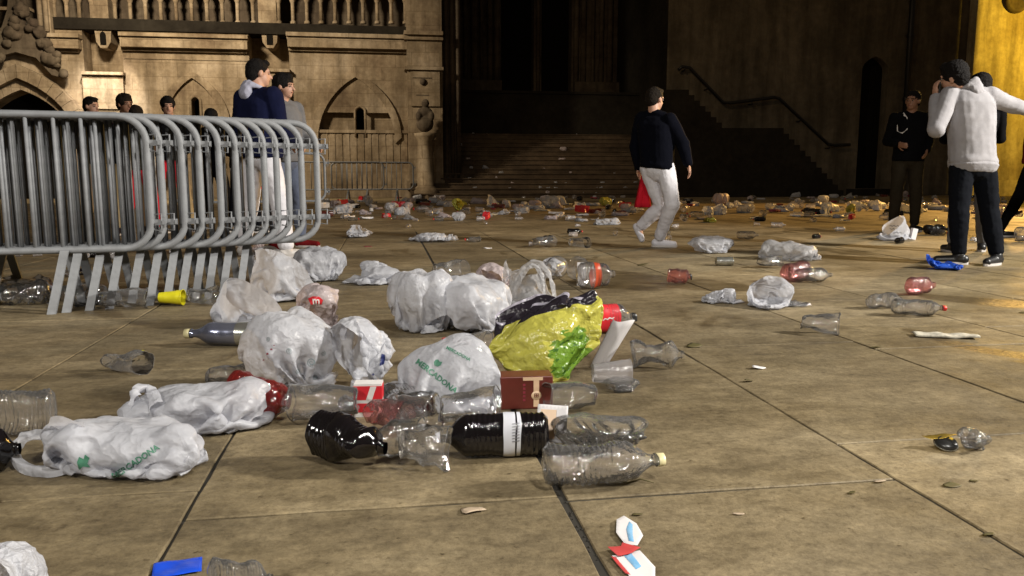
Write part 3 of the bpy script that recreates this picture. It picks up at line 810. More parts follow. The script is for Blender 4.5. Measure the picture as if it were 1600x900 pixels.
def stairs_and_back():
    r = thing('stone_staircase', 'wide dim stone steps rising to the dark church porch', 'stairs')
    x0, x1 = fx(690, 250, 26), fx(1042, 250, 26)
    n = 14
    for k in range(n):
        y = 25.6 + k * 0.31; z = 0.16 * (k + 1)
        e = 0.25 if k < 6 else 0
        m = MB().box((x0 - (1.0 if k < 3 else 0), y, z - 0.157), (x1, y + 0.34, z - 0.035)); m.box((x0 - (1.0 if k < 3 else 0), y - 0.03, z - 0.035), (x1, y + 0.34, z))
        m.build('step', 'step_stone', r)
    m = MB().box((x0, 25.9, 0), (x1, 29.9, 0.1)); m.build('foundation', 'black_stone', r)
    top = 0.16 * n; ye = 25.6 + n * .31
    p = thing('terrace_wall', 'black retaining wall of the terrace at the top of the steps', 'wall')
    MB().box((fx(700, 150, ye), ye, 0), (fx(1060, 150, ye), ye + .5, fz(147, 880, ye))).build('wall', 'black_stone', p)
    MB().box((fx(699, 150, ye), ye - .06, fz(147, 880, ye)), (fx(1060, 150, ye), ye + .55, fz(143, 880, ye))).build('coping', 'black_stone', p)
    YB = 33.0
    q = thing('church_porch', 'dark recessed church porch with two tall black doorways and clustered shafts', 'church porch')
    zb = fz(150, 880, YB)
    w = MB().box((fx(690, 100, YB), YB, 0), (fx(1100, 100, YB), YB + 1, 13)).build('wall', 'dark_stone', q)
    cs = []
    for a, b in ((783, 834), (846, 893)):
        cxx = (fx(a, 100, YB) + fx(b, 100, YB)) / 2
        cs.append(MB().prism(arch_pts(cxx, (fx(b, 100, YB) - fx(a, 100, YB)) / 2, zb - 1, 9.2, 11), YB - .5, YB + .7).build('cutter', 'dark_void'))
    cut(w, cs)
    for a, b in ((781, 836), (844, 895)):
        d = MB().box((fx(a, 100, YB), YB + .6, zb - 1), (fx(b, 100, YB), YB + .68, 11.2)).build('door', 'dark_void', q)
    rr = random.Random(9)
    for px in (705, 715, 727, 741, 752, 765, 776, 840, 899, 910, 925, 938, 951, 968, 981, 996, 1008, 1022, 1036):
        x = fx(px, 100, YB); rad = rr.uniform(.07, .15)
        MB().tube([(x, YB - .12, zb - 1), (x, YB - .12, 12)], rad, 8).build('shaft', 'dark_stone', q)
    MB().box((fx(690, 100, YB), YB - .4, zb - 1), (fx(782, 100, YB), YB - .3, zb + .55)).build('base_course', 'dark_stone', q)
    MB().box((fx(895, 100, YB), YB - .4, zb - 1), (fx(1060, 100, YB), YB - .3, zb + .55)).build('base_course', 'dark_stone', q)
    # side wall of the recess at the right
    MB().box((fx(1040), YF + .005, 0), (fx(1040) + .5, YB, 12)).build('side_wall', 'black_stone', q)
stairs_and_back()

def right_walls():
    r = thing('plastered_wall', 'tall dim plastered wall with narrow arched door behind the walking man', 'wall')
    xa, xb_ = fx(1041), XC + .4
    w = MB().box((xa, YF, 0), (xb_, YF + .8, 13)).build('wall', 'plaster_wall', r)
    cx = fx(1365); hw = fx(1385) - cx
    cs = [MB().prism(arch_pts(cx, hw, 0.25, fz(110, 1365), fz(88, 1365), 8), YF - .5, YF + .5).build('cutter', 'dark_void')]
    cut(w, cs)
    d = MB()
    d = MB().box((cx - hw, YF + .35, .2), (cx + hw, YF + .42, fz(86, 1365))).build('door', 'dark_void', r)
    for k in range(4):
        xx = cx - hw + (k + .5) * hw / 2
        MB().box((xx - hw * .23, YF + .33, .25), (xx + hw * .23, YF + .345, fz(100, 1365))).build('door_plank', 'dark_void', d)
    MB().box((cx - hw - .35, YF - .45, 0), (cx + hw + .35, YF - .002, .24)).build('door_step', 'black_stone', r)
    # downpipe
    p = thing('downpipe', 'dark iron downpipe on the plastered wall right of the arched door', 'downpipe')
    x = fx(1413)
    MB().tube([(x, YF - .12, .1), (x, YF - .12, 12)], .1, 10).build('pipe', 'iron', p)
    for z in (1.2, 3.4, 5.6): MB().lathe([(.13, z), (.13, z + .1)], 10, Matrix.Translation((x, YF - .12, 0))).build('bracket', 'iron', p)
    # the side stair and its sloping side
    s = thing('side_staircase', 'black flight of side stairs climbing along the plastered wall', 'stairs')
    YS = 25.7
    prof = [(1040, 140), (1068, 140)]
    def stp(a, b, n):
        out = []
        for i in range(n):
            out += [(a[0] + (b[0] - a[0]) * (i + 1) / n, a[1] + (b[1] - a[1]) * i / n), (a[0] + (b[0] - a[0]) * (i + 1) / n, a[1] + (b[1] - a[1]) * (i + 1) / n)]
        return out
    prof += stp((1068, 140), (1128, 200), 7) + [(1216, 200)] + stp((1216, 200), (1318, 306), 12)
    pts = [(P(a, b, YS).x, max(P(a, b, YS).z, .02)) for a, b in prof]
    poly = [(pts[0][0], 0)] + pts + [(pts[-1][0], 0)]
    MB().prism(poly, YS, YF - .003).build('flight', 'black_stone', s)
    h = thing('handrail', 'thin black iron handrail zigzagging up the plastered wall', 'handrail')
    YH = YF - .25
    hp = [(1060, 109), (1066, 104), (1078, 106), (1130, 160), (1140, 161), (1210, 152), (1218, 154), (1294, 225), (1303, 227), (1328, 226)]
    MB().tube([P(a, b, YH) for a, b in hp], .055, 8).build('rail', 'iron', h)
    for a, b in ((1070, 104), (1105, 134), (1175, 157), (1250, 184), (1296, 226)):
        q = P(a, b, YH); MB().tube([q, q + Vector((0, 0, -.12)), q + Vector((0, .25, -.12))], .025, 6).build('bracket', 'iron', h)
    # yellow-lit building
    y = thing('yellow_lit_wall', 'stone wall glowing yellow under a sodium lamp at the right edge', 'wall')
    xl = XC
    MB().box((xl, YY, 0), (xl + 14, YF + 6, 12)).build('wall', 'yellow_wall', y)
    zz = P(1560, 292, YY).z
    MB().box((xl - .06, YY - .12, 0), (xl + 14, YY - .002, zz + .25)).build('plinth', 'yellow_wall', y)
    c = P(1590, -2, YY - .1)
    M = Matrix.Translation((c.x, YY - .05, c.z)) @ Matrix.Rotation(math.pi / 2, 4, 'X')
    MB().lathe([(.0001, .05), (.3, .05), (.36, .12), (.46, .12), (.5, .0)], 28, M).build('roundel', 'dark_stone', y)
right_walls()
def light_blocker_plate():  # added out-of-view plate that keeps the sodium light off the plastered wall
    f = thing('light_blocker', 'added plate blocking sodium light, with lamp post, in front of the yellow wall, outside the picture', 'light_blocker')
    c = Vector((XC, YY, 0)); l = Vector((SL.x, SL.y, 0)); d = (c - l).normalized(); lf = Vector((-d.y, d.x, 0))
    a = l + d * .5 - lf * .003
    MB().add([a + Vector((0, 0, 4.6)), a + lf * 1.7 + Vector((0, 0, 4.6)), a + lf * 1.7 + Vector((0, 0, 7.6)), a + Vector((0, 0, 7.6)),
              a + d * .02 + Vector((0, 0, 4.6)), a + d * .02 + lf * 1.7 + Vector((0, 0, 4.6)), a + d * .02 + lf * 1.7 + Vector((0, 0, 7.6)), a + d * .02 + Vector((0, 0, 7.6))],
             [(0, 1, 2, 3), (7, 6, 5, 4), (0, 4, 5, 1), (1, 5, 6, 2), (2, 6, 7, 3), (3, 7, 4, 0)]).build('blocker_plate', 'iron', f)
    MB().tube([(SL.x + .5, SL.y - .3, 0), (SL.x + .5, SL.y - .3, 7.9), (SL.x, SL.y, 8.0)], .06, 8).build('post', 'iron', f)
light_blocker_plate()
# ------------------------------------------------------------------ crowd barriers
def barrier_proto():
    """steel crowd barrier in local axes: length along -x from the rounded end at x=0, feet along y"""
    r = thing('crowd_barrier', 'nearest crowd barrier of the nested row, its whole rounded end in view', 'barrier')
    Lb, z0, z1, R, c = 2.3, 0.34, 1.10, 0.15, 0.0
    pts = []
    def arc(cx, cz, a0, a1):
        for i in range(7):
            a = math.radians(a0 + (a1 - a0) * i / 6); pts.append((cx + R * math.cos(a), 0, cz + R * math.sin(a)))
    rr_ = 0.021
    arc(-R, z0 + R, -90, 0); arc(-R, z1 - R, 0, 90); arc(-Lb + R, z1 - R, 90, 180); arc(-Lb + R, z0 + R, 180, 270)
    MB().tube(pts, rr_, 10, closed=True).build('frame', 'galvanised', r)
    n = 13
    m = MB().tube([(0, 0, z0 + .012), (0, 0, z1 - .012)], .0105, 8)
    me = None
    for k in range(n):
        x = -0.335 - k * (Lb - .67 + .17) / n
        if me is None:
            o = m.build('bar', 'galvanised', r); me = o.data; o.location = (x, 0, 0)
        else: link('bar', me, 'galvanised', r, (x, 0, 0))
    for x in (-.46, -Lb + .46):
        for s in (-1, 1):
            f = MB()
            w = .022
            a = Vector((x, s * .015, z0)); b = Vector((x - (.055 if s < 0 else -.03), s * .19, .0))
            f.add([a + Vector((-w, 0, 0)), a + Vector((w, 0, 0)), a + Vector((w, s * .022, .0)), a + Vector((-w, s * .022, 0)),
                   b + Vector((-w, -s * .02, .0)), b + Vector((w, -s * .02, 0)), b + Vector((w, s * .008, .002)), b + Vector((-w, s * .008, .002))],
                  [(0, 1, 2, 3), (4, 7, 6, 5), (0, 4, 5, 1), (1, 5, 6, 2), (2, 6, 7, 3), (3, 7, 4, 0)])
            f.build('foot', 'galvanised', r)
    for z in (.49, .95):
        h = MB().box((-.005, -.008, z - .017), (.075, .008, z + .017)); h.box((.062, -.035, z - .012), (.074, .012, z + .012))
        h.build('hook', 'galvanised', r)
        MB().tube([(.018, -.006, z - .045), (.055, -.012, z - .05), (.058, -.012, z + .05), (.018, -.006, z + .045)], .005, 6).build('eyelet', 'galvanised', r)
    return r
B0 = barrier_proto()
ends = [(233, 4.66), (253, 4.72), (286, 4.78), (313, 4.84), (344, 4.90), (370, 4.96), (393, 5.02), (414, 5.08), (433, 5.14), (451, 5.19), (472, 5.24), (496, 5.30)]
ords = ['', 'second', 'third', 'fourth', 'fifth', 'sixth', 'seventh', 'eighth', 'ninth', 'tenth', 'eleventh', '']
def set_barrier(o, px, d, k):
    # place by where its top corner stands
    q = Dp(px, 290, d); o.location = (q.x, q.y, 0)
    jit = [0, .004, -.006, .01, -.008, .004, .012, -.006, .006, 0, -.01, 0][k]
    o.rotation_euler = (0, 0, math.radians(8) + jit * 1.5)   # in world axes
for k, (px, d) in enumerate(ends):
    lab = ('grey steel crowd barrier nearest the camera, its full face of bars toward us' if k == 0 else
           'farthest grey steel barrier of the nested row, its end standing above the white bags' if k == 11 else
           f'grey steel barrier, {ords[k]} from the front in the nested row of twelve')
    o = B0 if k == 0 else dup(B0)
    o['label'] = lab; o['group'] = 'nested crowd barriers'
    set_barrier(o, px, d, k)
# barriers standing against the church front
def far_barrier(px, d, ang, lab):
    o = dup(B0, label=lab, group='barriers by the church'); q = Dp(px, 290, d); o.location = (q.x, q.y, 0); o.rotation_euler = (0, 0, ang); return o
far_barrier(600, 22.5, math.radians(-2), 'small distant barrier in front of the panelled church wall, left one of the far pair')
far_barrier(706 - 60, 23.0, math.radians(-2), 'small distant barrier next to the statue, right one of the far pair')
far_barrier(508, 13.0, math.radians(15), 'lone barrier end showing behind the nested row near the church wall')
# ------------------------------------------------------------------ people
def cap_mesh(bm_list, a, b, ra, rb, seg=14):
    """closed tapered capsule"""
    a, b = Vector(a), Vector(b); d = b - a; L_ = max(d.length, 1e-4)
    q = d.to_track_quat('Z', 'Y').to_matrix().to_4x4()
    prof = []
    for i in range(5):
        t = math.pi / 2 * i / 4; prof.append((ra * math.sin(t), -ra * math.cos(t)))
    for i in range(1, 5):
        t = math.pi / 2 * i / 4; prof.append((rb * math.cos(t), L_ + rb * math.sin(t)))
    prof.insert(5, ((ra + rb) / 2, L_ / 2))
    prof[0] = (1e-4, -ra); prof[-1] = (1e-4, L_ + rb)
    bm_list.lathe(prof, seg, Matrix.Translation(a) @ q)
def ell(mb, c, r, R=None, seg=14):
    prof = [(max(1e-4, math.sin(math.pi * i / 10)), -math.cos(math.pi * i / 10)) for i in range(11)]
    M = Matrix.Translation(Vector(c)) @ (R.to_4x4() if R is not None else Matrix.Identity(4)) @ Matrix.Diagonal((*r, 1))
    mb.lathe(prof, seg, M)
def trunk(mb, sc, pel, TR, rings, k, seg=20):
    vs, fs = [], []
    ax, fo, sp = TR.col[0], TR.col[1], TR.col[2]
    for t, rx, ry in rings:
        c = sc.lerp(pel, t)
        for i in range(seg):
            a = 2 * math.pi * i / seg; ca, sa = math.cos(a), math.sin(a)
            q = (abs(ca) ** .8 * (1 if ca > 0 else -1), abs(sa) ** .8 * (1 if sa > 0 else -1))
            vs.append(c + ax * q[0] * rx * k + fo * q[1] * ry * k)
    n = len(rings)
    for j in range(n - 1):
        for i in range(seg): fs.append((j * seg + i, j * seg + (i + 1) % seg, (j + 1) * seg + (i + 1) % seg, (j + 1) * seg + i))
    fs.append(tuple(range(seg))[::-1]); fs.append(tuple((n - 1) * seg + i for i in range(seg)))
    mb.add(vs, fs, True)
TEX = {}
def wrinkle(o, strength, size):
    k = ('c', size)
    if k not in TEX:
        t = bpy.data.textures.new('wrinkle', 'CLOUDS'); t.noise_scale = size; t.noise_depth = 2; TEX[k] = t
    md = o.modifiers.new('d', 'DISPLACE'); md.texture = TEX[k]; md.strength = strength; md.mid_level = .5
    md.texture_coords = 'GLOBAL'
def fuse(mb, name, mat, parent, voxel, smooth=3, wr=None):
    o = mb.build(name, mat, parent)
    md = o.modifiers.new('r', 'REMESH'); md.mode = 'VOXEL'; md.voxel_size = voxel
    if smooth:
        s = o.modifiers.new('s', 'SMOOTH'); s.iterations = smooth; s.factor = .6
    if wr:
        wrinkle(o, wr[0], wr[1])
        if len(wr) > 2: wrinkle(o, wr[2], wr[3])
    apply_mods(o); o.data.shade_smooth(); return o

def hand(mb, wr, d, nrm, curl=0.5, s=1.0, side=1):
    """palm and five fingers grown from wrist wr along d; nrm is the palm normal the fingers curl to"""
    d = Vector(d).normalized(); nrm = (Vector(nrm) - d * Vector(nrm).dot(d)).normalized(); w = d.cross(nrm) * side
    pc = Vector(wr) + d * .052 * s
    R = Matrix((w, nrm, d)).transposed()
    ell(mb, pc, (.040 * s, .017 * s, .052 * s), R)
    for i, (off, ln) in enumerate(((-.030, .060), (-.010, .075), (.010, .079), (.030, .070))):
        k = Vector(wr) + (d * .092 + w * off) * s
        a = curl * .55
        p1 = k + (d * math.cos(a) + nrm * math.sin(a)) * ln * .45 * s
        p2 = p1 + (d * math.cos(a * 2.4) + nrm * math.sin(a * 2.4)) * ln * .33 * s
        p3 = p2 + (d * math.cos(a * 3.4) + nrm * math.sin(a * 3.4)) * ln * .25 * s
        cap_mesh(mb, k, p1, .0088 * s, .008 * s, 8); cap_mesh(mb, p1, p2, .008 * s, .0075 * s, 8); cap_mesh(mb, p2, p3, .0075 * s, .0065 * s, 8)
    t0 = Vector(wr) + (d * .03 + w * .032) * s; t1 = t0 + (d * .035 + w * .030 + nrm * .012) * s; t2 = t1 + (d * .032 + w * .006 + nrm * .012) * s
    cap_mesh(mb, t0, t1, .012 * s, .010 * s, 8); cap_mesh(mb, t1, t2, .010 * s, .008 * s, 8)

def person(name_label, J, face, cloth, skin='skin', hairmat='hair', hair='short', k=1.0, voxel=.009, group=None, hands=True, top_cut=None, shoes='shoe_black', tilt=0.0, open_legs=None, extras=None):
    """J: joints in world space. face: direction of the face. cloth: dict top=(mat, fat), legs=(mat, fat)"""
    base = (Vector(J['anL']) + Vector(J['anR'])) / 2
    r = thing('person', name_label, 'person', (base.x, base.y, 0), 0, group)
    inv = Vector((base.x, base.y, 0))
    Q = {n: (Vector(p) - inv) for n, p in J.items() if not n.startswith(("hd", "pn", "curl"))}
    f = Vector(face).normalized(); up = ((Q['head'] - Q['neck']).normalized() * .35 + Vector((0, 0, .65))).normalized()
    f = (f - up * f.dot(up)).normalized(); sx = f.cross(up).normalized()
    HR = Matrix((sx, f, up)).transposed()       # columns: right, forward, up
    hc = Q['head']
    def H(x, y, z): return hc + HR @ Vector((x, y, z)) * k
    b = MB()
    # head: skull, face, jaw, nose, ears, brow, neck
    ell(b, H(0, -.012, .03), (.076 * k, .094 * k, .092 * k), HR); ell(b, H(0, .022, -.035), (.060 * k, .068 * k, .078 * k), HR)
    ell(b, H(0, .052, -.078), (.034 * k, .032 * k, .028 * k), HR)
    cap_mesh(b, H(0, .086, .012), H(0, .108, -.022), .009 * k, .014 * k, 8)
    ell(b, H(0, .078, -.05), (.026 * k, .014 * k, .012 * k), HR)
    ell(b, H(0, .076, .03), (.056 * k, .016 * k, .012 * k), HR)
    for s in (-1, 1):
        ell(b, H(s * .079, -.005, -.005), (.011 * k, .02 * k, .032 * k), HR)
    nb = Q['neck']; sL, sR = Q['shL'], Q['shR']; sc = (sL + sR) / 2
    cap_mesh(b, H(0, -.02, -.05), nb - (nb - sc) * .3, .056 * k, .064 * k)
    hL, hR = Q['hipL'], Q['hipR']; pel = (hL + hR) / 2; chest = sc.lerp(pel, .28); waist = sc.lerp(pel, .68)
    ax = (sR - sL).normalized(); sp = (sc - pel).normalized(); fo = ax.cross(sp)
    TR = Matrix((ax, fo, sp)).transposed()
    trunk(b, sc, pel, TR, [(-.06, .07, .06), (0, .13, .085), (.15, .16, .11), (.35, .158, .112), (.6, .14, .10), (.8, .145, .10), (1.0, .16, .11), (1.12, .15, .10)], k)
    cap_mesh(b, nb.lerp(sc, .6), sL.lerp(sc, .1), .06 * k, .055 * k); cap_mesh(b, nb.lerp(sc, .6), sR.lerp(sc, .1), .06 * k, .055 * k)
    for s in 'LR':
        cap_mesh(b, Q['sh' + s], Q['el' + s], .052 * k, .040 * k); cap_mesh(b, Q['el' + s], Q['wr' + s], .040 * k, .027 * k)
        cap_mesh(b, Q['hip' + s], Q['kn' + s], .085 * k, .055 * k); cap_mesh(b, Q['kn' + s], Q['an' + s], .054 * k, .038 * k)
        ft = Q['toe' + s]; an = Q['an' + s]; heel = an + (an - ft).normalized() * .03 * k
        heel.z = min(heel.z, an.z - .03) if an.z > .05 else .04
        cap_mesh(b, heel, ft, .033 * k, .026 * k, 10); cap_mesh(b, an, heel.lerp(ft, .25), .038 * k, .034 * k, 10)
        hand(b, Q['wr' + s], J.get('hd' + s, Q['wr' + s] - Q['el' + s]), J.get('pn' + s, -ax if s == 'R' else ax), J.get('curl' + s, .5), k, 1 if s == 'L' else -1)
    body = fuse(b, 'body', skin, r, voxel, 2)
    # eyes, lips
    for s in (-1, 1):
        e = MB(); ell(e, H(s * .031, .080, .008), (.0115 * k, .007 * k, .0055 * k), HR, 10); o = e.build('eye', 'eye_white', body)
        e = MB(); ell(e, H(s * .031, .0865, .008), (.0065 * k, .003 * k, .0065 * k), HR, 8); e.build('iris', 'eye_dark', body)
        e = MB(); cap_mesh(e, H(s * .015, .091, .030), H(s * .047, .080, .030), .0045 * k, .003 * k, 6); e.build('eyebrow', hairmat, body)
    e = MB(); ell(e, H(0, .0885, -.05), (.021 * k, .006 * k, .006 * k), HR, 10); e.build('mouth', 'lip', body)
    # hair
    h = MB()
    if hair in ('short', 'thick'):
        g = .009 if hair == 'short' else .018
        ell(h, H(0, -.024, .045), ((.078 + g) * k, (.092 + g) * k, (.083 + g) * k), HR)
        ell(h, H(0, -.058, .0), ((.072 + g * .7) * k, (.062 + g * .6) * k, (.078 + g * .6) * k), HR)
        ell(h, H(0, .045, .098), (.055 * k, .042 * k, (.022 + g) * k), HR)
    else:
        ell(h, H(0, -.024, .045), (.094 * k, .108 * k, .098 * k), HR); ell(h, H(0, -.07, -.06), (.09 * k, .06 * k, .15 * k), HR); ell(h, H(0, -.075, -.16), (.08 * k, .045 * k, .13 * k), HR)
    fuse(h, 'hair', hairmat, r, max(voxel * .8, .006), 2, (.012, .018))
    # top
    tm, tf = cloth['top']; g = MB()
    hm_ = cloth.get('hem', 1.06)
    trunk(g, sc, pel, TR, [(-.09, .075, .065), (-.02, .13 + tf * .5, .085 + tf * .6), (.13, .162 + tf, .112 + tf), (.35, .160 + tf, .118 + tf), (.6, .150 + tf, .112 + tf), (.85, .150 + tf, .112 + tf), (hm_ - .06, .160 + tf, .120 + tf), (hm_, .158 + tf * .8, .118 + tf * .8)], k)
    cap_mesh(g, nb.lerp(sc, .45), sL.lerp(sc, .06), .064 * k, (.056 + tf * .5) * k); cap_mesh(g, nb.lerp(sc, .45), sR.lerp(sc, .06), .064 * k, (.056 + tf * .5) * k)
    sl = cloth.get('sleeve', 1.0)
    for s in 'LR':
        el, wr = Q['el' + s], Q['wr' + s]
        if sl > .55:
            cap_mesh(g, Q['sh' + s], el, (.054 + tf * .75) * k, (.044 + tf * .75) * k)
            we = el.lerp(wr, (sl - .5) * 2 * .96); cap_mesh(g, el, we, (.044 + tf * .75) * k, (.034 + tf * .55) * k)
        else: cap_mesh(g, Q['sh' + s], Q['sh' + s].lerp(el, .7), (.056 + tf) * k, (.055 + tf) * k)
    top = fuse(g, cloth.get('top_name', 'jumper'), 'cloth_' + tm, r, voxel * 1.05, 4, (.022 * k, .17, .004 * k, .06))
    if cloth.get('hood'):
        hm = MB(); q0 = nb + (-fo if fo.dot(f) > 0 else fo) * 0
        bk = -f * .055 * k + Vector((0, 0, .0))
        pts = []
        for i in range(13):
            a = math.radians(-60 + 300 * i / 12)
            pts.append(nb + sx * math.cos(a) * .084 * k - f * (math.sin(a) * .078 + .012) * k + Vector((0, 0, .012 + .035 * -math.cos(a * 2) * 0 + .02 * math.sin(a))) * k)
        hm.tube(pts, [.020 * k + .022 * k * max(0, math.sin(math.radians(-60 + 300 * i / 12))) for i in range(13)], 10)
        ell(hm, nb - f * .105 * k - Vector((0, 0, .035 * k)), (.10 * k, .055 * k, .085 * k), HR)
        fuse(hm, 'hood', 'cloth_' + cloth['hood'], top, voxel, 2, (.02, .06))
    if cloth.get('band'):    # ribbed waistband
        wb_ = MB(); trunk(wb_, sc, pel, TR, [(hm_ - .05, .150 + tf, .110 + tf), (hm_ - .01, .163 + tf, .123 + tf), (hm_ + .07, .155 + tf * .6, .115 + tf * .6), (hm_ + .10, .14 + tf * .5, .105 + tf * .5)], k)
        fuse(wb_, 'waistband', 'cloth_' + tm, top, voxel, 1, (.004, .02))
    # legs
    lm, lf = cloth['legs']; g = MB(); taper = cloth.get('taper', .6)
    ell(g, pel, ((.168 + lf * .4) * k, (.120 + lf * .5) * k, .14 * k), TR)
    sh_ = cloth.get('short_legs', False)
    for s in 'LR':
        kn, an = Q['kn' + s], Q['an' + s]
        cap_mesh(g, Q['hip' + s], kn, (.088 + lf * .6) * k, (.060 + lf) * k)
        if not sh_: cap_mesh(g, kn, kn.lerp(an, .90), (.060 + lf) * k, (.044 + lf * taper) * k)
    fuse(g, cloth.get('legs_name', 'trousers'), 'cloth_' + lm, r, voxel * 1.05, 4, (.018 * k, .13, .009 * k, .055))
    for s in 'LR':
        g = MB(); an, ft = Q['an' + s], Q['toe' + s]; heel = an + (an - ft).normalized() * .04 * k
        if an.z > .12: dn = (an - Q['kn' + s]).normalized(); heel = an + dn * .05 * k - (ft - an).normalized() * .03
        else: heel.z = .045; 
        cap_mesh(g, heel, ft, .043 * k, .036 * k, 12); cap_mesh(g, an - Vector((0, 0, .01)), heel.lerp(ft, .3), .048 * k, .042 * k, 12)
        sh = fuse(g, 'shoe', shoes, r, voxel * .8, 2)
        if an.z <= .12:
            zs = [v for v in sh.data.vertices if v.co.z < .012]
            for v in sh.data.vertices: v.co.z = max(v.co.z, .004)
            m = MB(); dr = (ft - heel); dr.z = 0; dr.normalize(); sd = Vector((-dr.y, dr.x, 0)); ol = []
            for i in range(14):
                a = 2 * math.pi * i / 14; c = (heel + ft) / 2; ln = (ft - heel).length / 2 + .04 * k
                ol.append(Vector((c.x, c.y, 0)) + dr * math.cos(a) * ln + sd * math.sin(a) * .043 * k)
            m.add([Vector((v.x, v.y, .001)) for v in ol] + [Vector((v.x, v.y, .022)) for v in ol],
                  [tuple(range(14))[::-1], tuple(range(14, 28))] + [(i, (i + 1) % 14, (i + 1) % 14 + 14, i + 14) for i in range(14)])
            m.build('sole', 'shoe_white', sh)
    if extras: extras(r, Q, k, TR, f, sx, voxel)
    return r

def stand(px, d, face_deg, h=1.75, lean=0.0, arm=(.1, .1), step=.0, spread=.12, head_turn=0.0, elbow=(.15, .15), head_down=0.0):
    """joints of an upright figure standing at pixel column px and depth d. face_deg: 0 faces the camera, 90 faces right, 180 away"""
    q = Dp(px, 290, d); base = Vector((q.x, q.y, 0)); k = h / 1.75
    a = math.radians(face_deg); f = -FH * math.cos(a) + RH * math.sin(a); s_ = f.cross(Vector((0, 0, 1))).normalized()  # person's right
    Z = Vector((0, 0, 1))
    def p(x, y, z): return base + (s_ * x + f * y) * k + Z * z * k
    J = {}
    for n, s in (('L', -1), ('R', 1)):
        st = step * s
        J['hip' + n] = p(s * .09, 0, .92); J['kn' + n] = p(s * (.09 + spread * .2), st * .5 + .02, .50); J['an' + n] = p(s * (.08 + spread * .4), st, .085)
        J['toe' + n] = p(s * (.10 + spread * .5), st + .16, .035)
        ar = arm[0] if n == 'L' else arm[1]; eb = elbow[0] if n == 'L' else elbow[1]
        J['sh' + n] = p(s * .185, lean, 1.43); J['el' + n] = p(s * .24, lean + ar * .5 - .03, 1.14); J['wr' + n] = p(s * (.23 - eb * .3), lean + ar + eb, .92 + eb * .9)
    J['neck'] = p(0, lean + .0, 1.50); J['head'] = p(0, lean + .03 + head_down, 1.635 - head_down * .5)
    b = a + math.radians(head_turn); face = -FH * math.cos(b) + RH * math.sin(b)
    return J, face + Vector((0, 0, -head_down * 3)), k

def at(px, py, d): return Dp(px, py, d)

# --- the man in the white hooded top
d = 6.9
J = dict(head=at(1489, 121, d - .05), neck=at(1505, 138, d), shL=at(1484, 148, d - .02), shR=at(1546, 150, d - .02),
         elL=at(1461, 192, d - .22), wrL=at(1468, 180, d + .05), elR=at(1583, 165, d + .06), wrR=at(1612, 172, d + .12),
         hipL=at(1503, 262, d), hipR=at(1538, 262, d), knL=at(1498, 332, d - .05), knR=at(1546, 332, d), anL=Vector(), anR=Vector())
J['elL'] = at(1463, 203, d - .12); J['wrL'] = at(1462, 152, d + .05); J['hdL'] = Vector((-.05, .1, 1)); J['pnL'] = RH; J['curlL'] = .7
gl, gr = G(1497, 413), G(1556, 414)
J['anL'] = Vector((gl.x, gl.y, .09)); J['anR'] = Vector((gr.x, gr.y, .09))
J['toeL'] = J['anL'] + (RH * -.15 + FH * .06) + Vector((0, 0, -.055)); J['toeR'] = J['anR'] + (RH * .05 - FH * .15) + Vector((0, 0, -.055))
J['toeR'] = J['anR'] + (RH * -.13 - FH * .09) + Vector((0, 0, -.055))
hood_man = person('man seen from behind in a white hooded top and dark jeans raising a phone', J, RH * -.75 + FH * .62, dict(top=('hoodie', .034), legs=('darkjean', .022), hood='hoodie', band=True, hem=.98, taper=.9, top_name='hooded_top', legs_name='jeans'),
       hair='thick', k=1.0, voxel=.0075, shoes='shoe_black')
ph = MB(); w0 = J['wrL'] + Vector((0, 0, .10)) + RH * .03
ph.box((-.036, -.005, -.07), (.036, .005, .07), Matrix.Translation(w0) @ Matrix.Rotation(YAW + 1.1, 4, 'Z') @ Matrix.Rotation(.3, 4, 'Y'))
tag(ph.build('mobile_phone', 'black_cap'), 'black phone held to the ear of the man in the white hooded top', 'phone')
# shoe stripes
# --- his companion, mostly hidden behind him
J, fc, k = stand(1519, 7.9, 165, 1.72, step=.1, spread=.2, arm=(.3, .25), elbow=(.3, .3), head_turn=20)
person('dark haired person in grey trousers almost hidden behind the white hooded top', J, fc, dict(top=('black', .02), legs=('grey', .02), taper=.8), hair='thick', k=k)
# --- walking man in white trousers
d = 8.35
J = dict(head=at(1024, 156, d), neck=at(1020, 171, d), shL=at(1003, 186, d + .12), shR=at(1046, 188, d - .10), elL=at(994, 228, d + .22), wrL=at(998, 262, d + .25),
         elR=at(1067, 224, d - .08), wrR=at(1075, 255, d - .12), hipL=at(1014, 264, d + .07), hipR=at(1040, 264, d - .05))
g1 = G(1029, 386)
J['anR'] = Vector((g1.x, g1.y, .09)); J['knR'] = at(1050, 318, d - .1); J['toeR'] = J['anR'] + RH * .155 - FH * .03 + Vector((0, 0, -.055))
J['knL'] = at(1034, 322, d + .12); J['anL'] = at(1000, 354, d + .30); J['toeL'] = at(1003, 374, d + .30)
J['hdR'] = Vector((0, 0, -1)) + RH * .25; J['pnR'] = RH * -1
person('man in a dark navy jumper and white trousers walking with one heel lifted', J, RH * .72 + FH * .55 + Vector((0, 0, -.25)), dict(top=('navy', .04), legs=('white', .026), hem=1.0, taper=.9), hair='short', hairmat='hair_brown', k=.97, voxel=.008, shoes='cloth_white')
